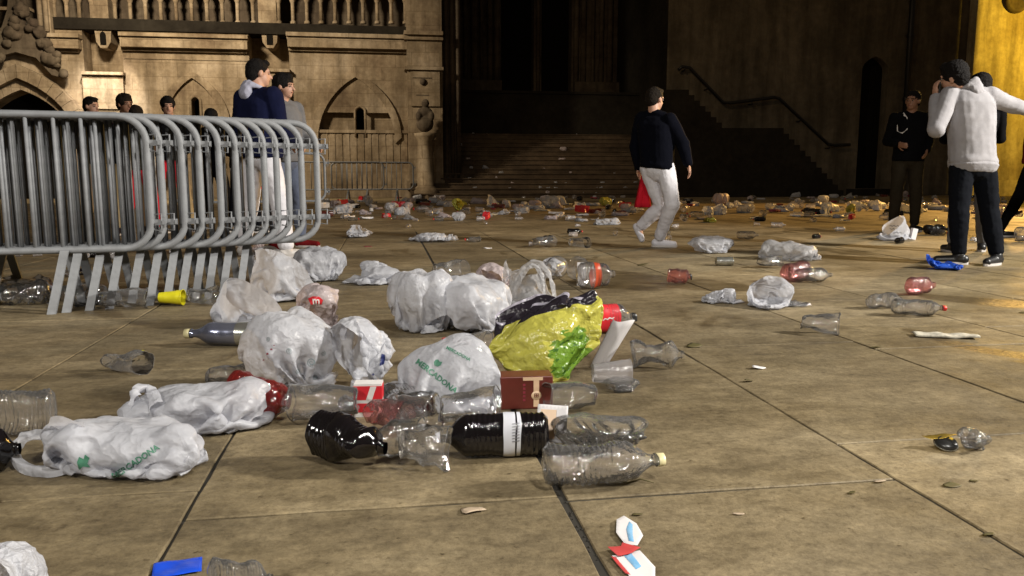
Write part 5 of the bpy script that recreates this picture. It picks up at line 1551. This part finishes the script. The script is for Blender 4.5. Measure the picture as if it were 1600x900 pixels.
loop(b9, [(536, 530, None), (540, 506, None), (562, 500, None), (580, 520, None), (584, 560, None)], .04, 8)

# ------------------------------------------------------------------ near bottles, cups, boxes
o = bottle_proto('bottle', 'dark cola bottle squashed in the middle, lying at the front of the heap', 'cola_plastic', None, .27, .052, None, None, 4, .012, (.17, .05, .42)); fit(o, (476, 640, 606, 722), -32, ratio=(.7, 1.4))
o = bottle_proto('bottle', 'full dark cola bottle with a white paper label, its pale cap to the left', 'cola_plastic', 'white_label', .33, .050, (.31, .54), None, 2, .004, None, labcol='white_label'); fit(o, (676, 643, 858, 714), 184, ratio=(.8, 1.3))
lb = [c for c in o.children if c.name.startswith('label')][0]
for k in range(7):
    decal(lb, *poly_shape([(-1, .1), (1, .1), (1, -.1), (-1, -.1)], .5), 806, 662 + k * 4.5, .010, 8, 'grey_text', 'fine_print', off=.0012)
fbt = bottle_proto('bottle', 'large empty clear bottle with a cream cap, lying over the wide joint', 'clear', 'cream_cap', .335, .054, None, None, 6, .009, None, label_span=(.9, .95)); fit(fbt, (846, 688, 1041, 760), 7, ratio=(.7, 1.3))
o = bottle_proto('bottle', 'silver grey bottle with a worn label, pointing left, under the smooth white bag', 'silver_plastic', 'cream_cap', .34, .042, (.3, .6), None, 3, .003, None, ribs=False, labcol='aluminium'); fit(o, (286, 503, 440, 541), 178, ratio=(.8, 1.2))
o = bottle_proto('bottle', 'clear cola bottle with a red label and black cap behind the yellow bag', 'clear', 'black_cap', .32, .050, (.35, .95), None, 8, .008, None); fit(o, (905, 470, 996, 522), 14, ratio=(.8, 1.5))
lb = [c for c in o.children if c.name.startswith('label')][0]
decal(lb, *stroke_shape([(-2, -.3), (-1.2, .3), (-.4, -.2), (.4, .3), (1.2, -.2), (2, .2)], .22), 951, 498, .014, 10, 'white_print', 'lettering', off=.001)
o = bottle_proto('bottle', 'dented clear bottle lying right of the white card cup, no cap', 'clear', None, .26, .046, None, None, 9, .016, (.1, .05, .4)); fit(o, (984, 529, 1070, 576), -8)
o = bottle_proto('bottle', 'clear bottle lying at the left edge of the picture with its base towards us', 'clear', None, .30, .048, None, None, 10, .006, None); fit(o, (-60, 606, 90, 682), 192)
o = bottle_proto('bottle', 'crushed bottle with leftover red drink behind the tapering white bag', 'clear_red', 'clear', .24, .055, None, None, 12, .02, (.12, .06, .35)); fit(o, (352, 578, 456, 652), -30)
o = bottle_proto('bottle', 'clear bottle lying at the bottom edge near the blue packet', 'clear', None, .28, .045, None, None, 13, .01, None); fit(o, (322, 870, 428, 935), -10)
o = bottle_proto('bottle', 'dark bottle lying behind the bags, only its shoulder showing at the far left', 'cola_plastic', None, .2, .05, None, None, 14, .01, None); fit(o, (-90, 668, 34, 742), 20)

cup_specs = [
    ('cup A', 'clear_frosted', (924, 560, 989, 604), 4, 0, 0, 'milky plastic cup lying on its side below the white paper piece'),
    ('cup B', 'clear', (846, 596, 934, 646), -172, 21, .012, 'dented clear cup lying in front of the green corner of the yellow bag'),
    ('c', 'clear', (446, 598, 562, 660), 186, 22, .008, 'clear cup on its side between the red drink bottle and the carton'),
    ('c', 'clear', (598, 612, 694, 684), -28, 23, .014, 'bent clear cup above the gap between the two cola bottles'),
    ('c', 'clear_sheet', (584, 646, 668, 716), 28, 24, .012, 'clear cup with its round mouth towards us, right of the squashed cola bottle'),
    ('c', 'clear', (622, 664, 708, 738), -14, 25, .016, 'split clear cup leaning against the cap of the labelled cola bottle'),
    ('c', 'clear', (684, 600, 784, 668), 10, 26, .010, 'clear cup lying against the boxy white bag'),
    ('c', 'clear', (156, 546, 242, 586), -20, 27, .018, 'flattened clear cup alone on the paving below the barriers'),
    ('c', 'clear_pink', (566, 622, 650, 680), -35, 28, .012, 'clear cup stained pink in front of the carton'),
    ('c', 'clear', (668, 398, 742, 438), 30, 30, .012, 'clear cup behind the crumpled white bag left of the yellow one'),
    ('c', 'clear', (320, 566, 392, 602), 10, 31, .012, 'clear cup peeping over the tapering white bag'),
    ('c', 'clear', (842, 396, 890, 436), 70, 32, .006, 'clear cup right behind the standing handle loop'),
    ('c', 'clear', (884, 398, 930, 440), 100, 33, .006, 'clear cup behind the black band of the yellow bag'),
    ('c', 'clear', (1250, 488, 1314, 524), -20, 34, .016, 'flattened clear cup beside the long joint at the right'),
    ('c', 'clear', (700, 516, 772, 562), 20, 35, .012, 'clear cup wedged between the boxy bag and the yellow bag'),
    ('c', 'clear', (150, 446, 236, 482), 15, 36, .016, 'clear cup at the feet of the third barrier'),
    ('c', 'clear', (292, 446, 346, 478), -10, 37, .012, 'clear cup right of the yellow cup'),
    ('c', 'clear', (1182, 398, 1236, 418), 10, 38, .014, 'clear cup in front of the thin grey bag'),
    ('c', 'clear', (830, 366, 872, 386), 40, 39, .012, 'clear cup alone on the paving far behind the yellow bag'),
    ('c', 'clear', (888, 370, 924, 388), -40, 40, .010, 'second lone clear cup nearer the walking man'),
]
for nm, mt, bx_, rz, sd, am, lb_ in cup_specs:
    c = cup_proto('cup', mt, seed=sd, amt=am, label=lb_); c['group'] = 'plastic cups'; fit(c, bx_, rz, ratio=(.6, 1.5))
c = cup_proto('cup', 'yellow_plastic', h=.12, seed=3, amt=.002, label='bright yellow plastic cup lying under the barriers'); fit(c, (246, 452, 291, 477), 4)

# large clear film pieces draped among the cups
for k, (bx_, rz, lb_) in enumerate((((-30, 428, 96, 478), 10, 'sheet of clear film glinting at the left edge behind the barrier feet'),
                                 ((84, 440, 170, 480), 60, 'clump of clear film round the first barrier foot'),
                                 ((330, 444, 410, 470), 20, 'clear film heaped behind the smooth white bag'),
                                 ((592, 590, 700, 652), 120, 'clear film lying over the cups below the boxy bag'),
                                 ((860, 655, 1014, 708), 170, 'wide clear film rising behind the large empty bottle'),
                                 ((1210, 440, 1268, 480), 30, 'clear film trailing from the round white bag at the right'))):
    bag((12, 14, 15)[k % 3], lb_, bx_, rz, 'clear_sheet', name='plastic_film', cat='plastic film', group='clear film', low=True)

for k, (bx_, rz, lb_) in enumerate((((530, 596, 590, 650), 40, 'clear film spilling behind the red and white carton'),
                                 ((440, 566, 506, 612), 10, 'clear film between the swirl bag and the folded bag'),
                                 ((690, 470, 770, 520), 150, 'clear film under the creased white bag'),
                                 ((940, 590, 1000, 614), 20, 'clear film in front of the milky cup'))):
    bag((12, 14)[k % 2], lb_, bx_, rz, 'clear_sheet', name='plastic_film', cat='plastic film', group='clear film', low=True)
# carton with red band
def carton():
    r = thing('carton', 'white drink carton with a red band standing among the cups', 'carton')
    w, dp_, h = .078, .05, .12
    MB().box((-w / 2, -dp_ / 2, 0), (w / 2, dp_ / 2, h)).build('body', 'white_print', r)
    MB().box((-w / 2 - .0008, -dp_ / 2 - .0008, h * .52), (w / 2 + .0008, dp_ / 2 + .0008, h * .94)).build('band', 'red_print', r)
    MB().prism([(-.005, h * .53), (.012, h * .53), (.025, h * .93), (.008, h * .93)], -dp_ / 2 - .0018, -dp_ / 2 - .001).build('stripe', 'white_print', r)
    MB().prism([(-w / 2, h * .15), (w * .2, h * .15), (w * .3, h * .42), (-w / 2, h * .42)], -dp_ / 2 - .0018, -dp_ / 2 - .001).build('lower_panel', 'red_print', r)
    return r
fit(carton(), (552, 596, 600, 652), 3, ratio=(.8, 1.3))
# brown box
def brown_box():
    r = thing('cardboard_box', 'dark brown box with a cream stripe and round seal before the yellow bag', 'box')
    w, dp_, h = .17, .085, .12; body = MB().box((-w / 2, -dp_ / 2, 0), (w / 2, dp_ / 2, h)).build('body', 'brown_card', r)
    md = body.modifiers.new('b', 'BEVEL'); md.width = .003; md.segments = 2; apply_mods(body)
    y = -dp_ / 2
    MB().box((.022, y - .0012, .008), (.040, y - .0005, h - .012)).build('stripe', 'cream_print', r)
    s = MB().lathe([(1e-4, .002), (.016, .002), (.0165, .0012)], 24, Matrix.Translation((.031, y, .05)) @ Matrix.Rotation(math.pi / 2, 4, 'X')).build('seal', 'cream_print', r)
    for a, b, c, d in ((.024, .044, .038, .046), (.024, .056, .038, .058), (.024, .044, .026, .058), (.036, .044, .038, .058), (.03, .044, .032, .058), (.026, .050, .036, .052)):
        MB().box((a, y - .0034, b), (c, y - .0024, d)).build('seal_mark', 'brown_card', s)
    MB().box((-.012, y - .0014, h - .014), (.052, y - .0005, h - .002)).build('top_tab', 'cream_print', r)
    for k in range(5):
        MB().box((-.012, y - .001, .03 + k * .014), (-.004, y - .0004, .038 + k * .014)).build('small_mark', 'maroon_print', r)
    return r
fit(brown_box(), (778, 578, 864, 640), 6, ratio=(.7, 1.3))
def sheet(name, label, cat, outline, mat, box=None, rz=0, curl=.01, th=.0006, lift=.0, extra=None, seed=1, **kw):
    v, f = poly_shape(outline, .014)
    vs = [Vector((x, y, .002 + curl * (mnoise.noise(Vector((x * 14 + seed, y * 14, 0))) + .5) + lift * x)) for x, y in v]
    mz = min(p.z for p in vs); vs = [p - Vector((0, 0, mz)) for p in vs]
    o = link(name, mesh_from(vs, f, name, True), mat); md = o.modifiers.new('s', 'SOLIDIFY'); md.thickness = th; apply_mods(o)
    tag(o, label, cat)
    if box: fit(o, box, rz, **kw)
    return o
rect = lambda w, h: [(-w / 2, -h / 2), (w / 2, -h / 2), (w / 2, h / 2), (-w / 2, h / 2)]
ph_ = sheet('printed_card', 'printed card propped against the end of the labelled cola bottle', 'card', rect(.09, .11), 'paper_white', None, curl=.004)
ph_.rotation_euler = (math.radians(60), 0, YAW - .2); q = G(864, 690); ph_.location = (q.x, q.y + .02, .0); ph_.location.z = .048
MB().box((-.034, -.045, .004), (.012, .04, .0052)).build('picture', 'cream_print', ph_)
# curved white cup / card piece by the cola bottle
vs, fs = [], []
for i in range(15):
    for j in range(8):
        a = -1.1 + 2.0 * i / 14; t = j / 7; R_ = .055 + .018 * t
        vs.append(Vector((R_ * math.sin(a) + .02 * t, -R_ * math.cos(a) + .05, .001 + .15 * t + .012 * math.sin(a * 2)))) 
for i in range(14):
    for j in range(7): fs.append((i * 8 + j, (i + 1) * 8 + j, (i + 1) * 8 + j + 1, i * 8 + j + 1))
o = link('paper_cup', mesh_from(vs, fs, 'paper_cup', True), 'paper_white'); md = o.modifiers.new('s', 'SOLIDIFY'); md.thickness = .0012; apply_mods(o)
tag(o, 'torn white paper cup curling up at the right of the yellow bag', 'cup'); fit(o, (922, 498, 992, 576), 0, (0, 24, 0), ratio=(.6, 3))
# things behind the yellow bag: clear bottle with orange print, white cap
o = bottle_proto('bottle', 'clear bottle with an orange label standing behind the yellow bag', 'clear', None, .24, .045, (.5, .75), None, 15, .008, labcol='orange_print'); fit(o, (900, 402, 962, 452), 20, ratio=(.8, 1.6))
bag(10, 'small folded white bag behind the standing handle loop', (848, 402, 884, 432), 30, 'bag_white', low=True)
o = MB().box((-.018, -.002, 0), (.018, .002, .13)); c = o.build('paper_strip', 'paper_white'); tag(c, 'narrow white strip of paper upright behind the black band', 'paper'); fit(c, (901, 408, 916, 446), 0)
o = sheet('crisp_packet', 'red packet scrap between the boxy bag and the creased white bags', 'packet', rect(.12, .07), 'red_print', (690, 526, 738, 548), 5, .03, seed=6)
decal(o, *text_shape('m', 1, .3, bold=.03), 718, 539, .03, -10, 'white_print', 'lettering', off=.003)
o = sheet('crisp_packet', 'bright blue packet at the bottom edge, left of centre', 'packet', rect(.13, .10), 'blue_plastic', (236, 880, 316, 906), 20, .012, seed=3)
# torn flyer
fr = thing('torn_flyer', 'torn leaflet printed red, white and blue lying right of the wide joint', 'flyer')
def flap(outline, mat, z, nm, par, ys=2.3):
    v, f = poly_shape(outline, .01); vs = [Vector((x, y * ys, z + .006 * (mnoise.noise(Vector((x * 30, y * 30, 0))) + .4) + x * x * 6)) for x, y in v]
    o = link(nm, mesh_from(vs, f, nm, True), mat, par); md = o.modifiers.new('s', 'SOLIDIFY'); md.thickness = .0005; apply_mods(o); return o
w1 = flap([(-.002, .015), (-.012, .035), (-.004, .058), (.012, .066), (.03, .05), (.034, .028), (.018, .012)], 'paper_white', .014, 'upper_piece', fr)
flap([(.006, .02), (.008, .04), (.018, .054), (.022, .048), (.016, .03), (.014, .018)], 'paper_blue', .0155, 'blue_print', w1)
flap([(-.035, .008), (-.01, .012), (-.006, .018), (.022, .008), (.004, .0), (-.02, -.004)], 'paper_red', .016, 'red_piece', fr)
w2 = flap([(-.03, -.002), (-.012, .002), (.02, .006), (.036, -.02), (.03, -.034), (-.01, -.036), (-.014, -.02)], 'paper_white', .006, 'lower_piece', fr)
flap([(-.01, 0), (.004, .002), (.014, -.018), (.004, -.022)], 'paper_blue', .0075, 'blue_print', w2)
flap([(-.032, -.004), (-.024, -.004), (-.008, -.03), (-.016, -.028)], 'paper_red', .0078, 'red_print', w2)
fit(fr, (949, 826, 1024, 905), 0, ratio=(.3, 1.3))
o = sheet('newspaper', 'folded strip of newspaper lying alone at the right', 'newspaper', rect(.34, .10), 'newsprint', (1424, 508, 1532, 529), -12, .006, .006)
# foil, caps and small debris
fo = thing('bottle_foil', 'crumpled gold and black bottle foil with a cap, at the lower right', 'bottle foil')
flap([(-.03, 0), (-.01, .014), (.02, .012), (.035, .0), (.01, -.008)], 'foil', .016, 'foil', fo, 1.0)
MB().lathe([(1e-4, .012), (.016, .012), (.019, .006), (.02, 0)], 20, Matrix.Translation((.012, -.006, .004)) @ Matrix.Rotation(.5, 4, 'X')).build('cap', 'black_cap', fo)
MB().lathe([(.019, 0), (.0215, .001), (.019, .003)], 20, Matrix.Translation((.012, -.006, .004)) @ Matrix.Rotation(.5, 4, 'X')).build('cap_edge', 'aluminium', fo)
fit(fo, (1440, 677, 1498, 706), 0)
bag(10, 'scrap of clear film just right of the gold foil', (1505, 689, 1540, 704), 20, 'clear_sheet', name='plastic_film', cat='plastic film', low=True)
c = cup_proto('can', 'aluminium', h=.12, rb=.031, rt=.032, seed=2, amt=.003, label='greenish silver drinks can lying below the white bag at the right', cat='can'); fit(c, (1117, 401, 1147, 415), 0)
rr = random.Random(21)
def leafy(px, py, w, mat, lb_, name='leaf', cat='leaf'):
    ol = [(math.cos(a) * .03 * rr.uniform(.7, 1.2), math.sin(a) * .016 * rr.uniform(.6, 1.3)) for a in [i * .7 for i in range(9)]]
    return sheet(name, lb_, cat, ol, mat, (px - w / 2, py - w * .16, px + w / 2, py + w * .16), rr.uniform(0, 30), .006, seed=px)
for px, py, w, mt, lb_, nm in ((1085, 539, 26, 'leaf', 'green leaf right of the dented clear bottle', 'leaf'), (1370, 540, 22, 'leaf', 'dark leaf left of the newspaper strip', 'leaf'), (1030, 557, 10, 'leaf', 'tiny leaf by the clear bottle', 'leaf'),
                               (1170, 593, 14, 'leaf', 'tiny dark leaf in the middle of the right paving', 'leaf'), (1488, 757, 30, 'leaf', 'dark leaf below the gold foil', 'leaf'), (1522, 750, 16, 'leaf', 'small leaf below and right of the gold foil', 'leaf'),
                               (1375, 750, 20, 'card_edge', 'brown scrap below the long joint', 'scrap'), (1153, 801, 20, 'card_edge', 'pale scrap on the lower paving', 'scrap'), (996, 803, 12, 'leaf', 'tiny leaf above the torn leaflet', 'leaf'),
                               (1186, 573, 22, 'paper_white', 'pale scrap of tissue on the right paving', 'scrap'), (575, 381, 30, 'maroon_print', 'dark red scrap near the last barrier', 'scrap'), (762, 386, 16, 'paper_white', 'thin white scrap far behind the bags', 'scrap'),
                               (1005, 410, 34, 'leaf', 'dark twiggy scrap right of the orange label', 'scrap'), (1330, 769, 14, 'leaf', 'tiny dark scrap low on the right paving', 'leaf'), (1545, 833, 20, 'leaf', 'dark leaf near the bottom right corner', 'leaf'),
                               (1598, 487, 14, 'leaf', 'dark leaf at the right edge', 'leaf'), (740, 796, 40, 'card_edge', 'pale smear of paper on the front paving', 'scrap')):
    leafy(px, py, w, mt, lb_, nm, nm)
t = MB().tube([G(952, 752) + Vector((0, 0, .004)), G(980, 757) + Vector((0, 0, .004)), G(1000, 752) + Vector((0, 0, .006)), G(1022, 756) + Vector((0, 0, .003))], [.002, .0025, .002, .001], 6)
tag(t.build('twig', 'leaf'), 'thin dark twig in front of the large empty bottle', 'twig')

# ------------------------------------------------------------------ middle distance
mid = [
    (13, (537, 347, 587, 371), 0, 'bag_white', 'round white bag alone right of the last barrier'),
    (15, (638, 363, 716, 378), 10, 'bag_white', 'flat white bag lying at the top of the wide joint'),
    (14, (1074, 368, 1147, 396), 20, 'bag_white', 'white bag with dark contents just right of the walking man'),
    (1, (1180, 371, 1288, 408), 170, 'bag_thin', 'long thin grey bag right of the walking man'),
    (4, (1167, 431, 1241, 483), 60, 'bag_white', 'round crumpled white bag alone on the right paving'),
    (5, (1096, 450, 1164, 475), 180, 'bag_white', 'small white bag with a thin tail left of the round crumpled one'),
    (3, (1369, 337, 1426, 376), 25, 'bag_white', 'white bag with grey lettering at the feet of the man in black'),
    (13, (1447, 397, 1505, 422), 40, 'bag_blue', 'bright blue bag at the shoes of the hooded man'),
]
mo = [bag(i, lb_, bx_, rz, mt) for i, bx_, rz, mt, lb_ in mid]
for k, (tx, yy) in enumerate((('mercado', 354), ('al fresco', 362))): pass
for k in range(3):
    decal(mo[6], *stroke_shape([(-2 + i * .45, .25 * math.sin(i * 2.3 + k)) for i in range(10)], .16), 1399, 353 + k * 5, .035, -4, 'grey_text', 'lettering', off=.004)
bl = [
    ('clear_pink', 'cream_cap', (1218, 407, 1272, 440), 30, 41, .012, 'pinkish crushed bottle in front of the thin grey bag'),
    ('clear', None, (1240, 418, 1302, 441), 5, 42, .012, 'glinting clear bottle right of the pinkish crushed one'),
    ('clear_pink', 'black_cap', (1042, 418, 1082, 444), -20, 43, .014, 'crushed pink bottle with a black cap right of the twiggy scrap'),
    ('clear_pink', None, (1413, 432, 1463, 461), 12, 44, .01, 'rounded clear bottle with red print below the blue bag'),
    ('clear', 'red_cap', (1392, 466, 1480, 494), -14, 45, .01, 'clear bottle with a red cap above the newspaper strip'),
    ('clear', None, (1352, 456, 1412, 482), 10, 46, .014, 'crushed clear bottle left of the red capped one'),
    ('cola_plastic', None, (1442, 350, 1484, 366), 5, 47, .006, 'dark bottle between the black topped man and the hooded man'),
    ('clear', None, (1150, 361, 1186, 374), 4, 48, .008, 'small clear bottle beyond the white bag with dark contents'),
    ('clear', None, (1584, 352, 1625, 378), 0, 49, .008, 'clear bottle at the right edge by the dark red jacket'),
]
for wl_, cp, bx_, rz, sd, am, lb_ in bl:
    o = bottle_proto('bottle', lb_, wl_, cp, .27, .048, None, None, sd, am); o['group'] = 'bottles on the right paving'; fit(o, bx_, rz)
o = MB().box((-.04, -.03, 0), (.04, .03, .13)).build('white_carton', 'paper_white'); tag(o, 'small white carton leaning by the lettered bag', 'carton'); fit(o, (1419, 356, 1435, 375), 10, (0, 12, 0))

# ------------------------------------------------------------------ the far band of litter below the steps, and scraps on the steps
rr = random.Random(77)
cups_far = [cup_proto('cup', 'clear_frosted', seed=60 + i, amt=.008, label='x') for i in range(2)]
bots_far = [bottle_proto('bottle', 'x', w_, c_, .28, .048, None, None, 70 + i, .01) for i, (w_, c_) in enumerate((('clear', 'red_cap'), ('clear_frosted', None), ('cola_plastic', 'red_cap')))]
used = set(); LATER = []
ZONES = [(640, 'in front of the far barriers'), (705, 'below the statue'), (800, 'at the left foot of the stone steps'), (900, 'at the middle of the stone steps'), (990, 'just left of the walking man'), (1100, 'just right of the walking man'),
         (1220, 'below the landing of the side stairs'), (1340, 'below the lower flight of the side stairs'), (1440, 'below the arched door'), (1516, 'between the arched door and the yellow wall'), (9999, 'at the foot of the yellow wall')]
def zone(px): return next(t for e, t in ZONES if px < e)
def finish_labels():
    by = {}
    for o, base, where, px, py in LATER: by.setdefault((base, where), []).append((px, o))
    names = ['leftmost', 'second', 'third', 'fourth', 'fifth', 'sixth', 'seventh', 'eighth', 'ninth', 'tenth', 'eleventh', 'twelfth', 'thirteenth', 'fourteenth', 'fifteenth', 'sixteenth', 'seventeenth', 'eighteenth', 'nineteenth', 'twentieth']
    for (base, where), l in by.items():
        l.sort(key=lambda t: t[0])
        for i, (px, o) in enumerate(l):
            o['label'] = (base + ' ' + where) if len(l) == 1 else (f'{names[0]} {base} {where}' if i == 0 else f'{names[min(i, 19)]} {base} from the left {where}')
def scatter(px, py, kind, size, z=0.0, where=None, pos=None, mat=None):
    q = pos if pos is not None else G(px, py, z)
    where = where or zone(px)
    rot = rr.uniform(0, 6.28)
    if kind == 'bag':
        i = rr.choice((0, 1, 4, 5, 9, 12, 13, 14, 10, 12)); mt = mat or rr.choice(('bag_white', 'bag_white', 'bag_white', 'bag_pinkish', 'bag_thin'))
        base = {'bag_yellow': 'white bag painted lamplight yellow', 'bag_thin': 'thin grey bag', 'bag_pinkish': 'pinkish bag'}.get(mt, 'white bag')  # bag_yellow here paints the sodium lamp's tint into whitish bags
        o = bag(i, base, None, 0, mt, 'crumpled bags strewn over the square', low=True); LATER.append((o, base, where, px, py))
        zz = min(v.co.z for v in o.data.vertices)
        o.scale = [size * rr.uniform(.75, 1.15) for _ in range(2)] + [size * rr.uniform(.6, 1.1)]; o.rotation_euler = (0, 0, rot); o.location = (q.x, q.y, z - zz * o.scale[2] + .001)
    else:
        src = rr.choice(cups_far if kind == 'cup' else bots_far); first = id(src) not in used
        o = src if first else dup(src); used.add(id(src)); o['group'] = ('cups' if kind == 'cup' else 'bottles') + ' strewn over the square'
        base = 'clear cup' if kind == 'cup' else ('red capped clear bottle', 'frosted bottle', 'dark bottle')[[bots_far.index(x) for x in bots_far if x is src][0]]
        LATER.append((o, base, where, px, py))
        o.rotation_euler = (0, 0, rot); r_ = .045; o.scale = (size,) * 3; o.location = (q.x, q.y, z + r_ * size)
    return o
# seen one by one in the photograph
for px, py, sz, mt in ((508, 318, 1.0, 'bag_thin'), (576, 322, .9, None), (612, 330, .8, 'bag_white'), (636, 331, 1.0, None), (641, 320, .9, None), (692, 313, .7, None), (722, 320, .9, 'bag_yellow'), (748, 318, .8, 'bag_pinkish'), (716, 330, 1.0, 'bag_yellow'),
                       (780, 335, .9, 'bag_white'), (792, 324, .8, 'bag_white'), (815, 333, .9, 'bag_white'), (868, 322, .7, None), (880, 318, .6, None), (925, 321, .8, 'bag_white'), (946, 322, .9, 'bag_yellow'), (910, 324, .7, None), (948, 351, .8, 'bag_white'),
                       (1110, 347, .7, 'bag_yellow'), (1172, 316, .6, None), (1290, 336, .8, None), (1330, 334, .9, 'bag_yellow'), (1345, 322, 1.0, 'bag_yellow'), (1370, 326, 1.1, 'bag_white'), (1398, 322, .8, None), (1462, 320, .9, None), (1236, 330, .7, None), (1204, 328, .6, None), (1140, 326, .7, None), (1085, 322, .8, None)):
    scatter(px, py, 'bag', sz * 1.45, mat=mt)
for k in range(150):
    px = rr.uniform(495, 1600); py = 306 + 40 * rr.random() ** 1.1
    if 985 < px < 1060 and py > 330: continue
    scatter(px, py, rr.choice(('bag', 'bag', 'cup', 'cup', 'bottle')), rr.uniform(.5, 1.15) * (1.15 if px > 1060 else 1))
for k in range(110):
    px = rr.uniform(1050, 1600) if k % 5 < 3 else rr.uniform(500, 990); py = 308 + 32 * rr.random()
    scatter(px, py, rr.choice(('bag', 'bag', 'cup', 'bottle')), rr.uniform(.9, 1.6))
cards = []
for k, (nm, mt, w_, d_, h_) in enumerate((('cardboard_scrap', 'brown_card', .22, .15, .05), ('cardboard_scrap', 'card_edge', .26, .18, .02), ('paper_scrap', 'newsprint', .25, .2, .012), ('carton', 'red_print', .2, .09, .09), ('paper_scrap', 'paper_white', .2, .14, .02), ('carton', 'white_print', .2, .08, .08), ('cardboard_scrap', 'maroon_print', .15, .12, .03))):
    m_ = MB().box((-w_ / 2, -d_ / 2, 0), (w_ / 2, d_ / 2, h_)); o = m_.build(nm, mt)
    bm = bmesh.new(); bm.from_mesh(o.data); bmesh.ops.subdivide_edges(bm, edges=bm.edges, cuts=3, use_grid_fill=True); bm.to_mesh(o.data); bm.free()
    crush(o.data, .022, .09, k + 2); z_ = min(v.co.z for v in o.data.vertices)
    for v in o.data.vertices: v.co.z -= z_
    cards.append((nm, mt, o.data)); bpy.data.objects.remove(o)
CN = {'brown_card': 'dark brown', 'card_edge': 'tan', 'newsprint': 'newsprint', 'red_print': 'red', 'paper_white': 'white', 'white_print': 'white', 'maroon_print': 'dark red'}
def card(px, py, s_):
    nm, mt, me_ = rr.choice(cards); o = bpy.data.objects.new(nm, me_); COL.objects.link(o); q = G(px, py)
    o.location = (q.x, q.y, .001); o.scale = (s_,) * 3; o.rotation_euler = (0, 0, rr.uniform(0, 6.28)); b_ = CN[mt] + ' ' + nm.replace('_', ' ')
    tag(o, b_, nm.split('_')[0], 'card and paper strewn over the square'); LATER.append((o, b_, zone(px), px, py))
for k in range(85): card(rr.uniform(500, 1600), 306 + 38 * rr.random(), rr.uniform(.7, 1.5))
for k in range(26):
    px = rr.uniform(520, 1600); py = 345 + 40 * rr.random()
    scatter(px, py, rr.choice(('cup', 'bottle')), rr.uniform(.5, .8), where='on the open paving behind the heap' if px < 1000 else 'on the open paving at the right')
for k in range(24):
    px = rr.uniform(-20, 520); py = 372 + 60 * rr.random()
    scatter(px, py, rr.choice(('cup', 'bottle', 'bag', 'cup')), rr.uniform(.5, .9), where='on the ground behind the nested barriers')
def on_steps(px, py, size, kind='bag', mt=None):
    best = None
    for k in range(14):
        y = 25.6 + k * .31 + .18; z = .16 * (k + 1); p_ = P(px, py, y); e = abs(p_.z - z)
        if best is None or e < best[0]: best = (e, Vector((p_.x, y, z)), z)
    o = scatter(px, py, kind, size, best[2], 'on the stone steps', best[1], mt)
for px, py, sz in tuple((rr.uniform(700, 1035), rr.uniform(258, 304), rr.uniform(.3, .7)) for _ in range(22)) + ((718, 230, .9), (731, 246, .8), (712, 272, .5), (880, 238, 1.0), (878, 250, .8), (776, 282, .3), (884, 287, .25), (932, 295, .3), (740, 212, .4), (760, 205, .35), (902, 200, .4), (796, 293, .5), (850, 262, .25), (960, 270, .3), (690, 262, .4)):
    on_steps(px, py, sz, 'bag' if sz > .45 else rr.choice(('cup', 'bag')))
finish_labels()
for c in cups_far + bots_far:
    if c['label'] == 'x': 
        for ch in list(c.children): bpy.data.objects.remove(ch)
        bpy.data.objects.remove(c)
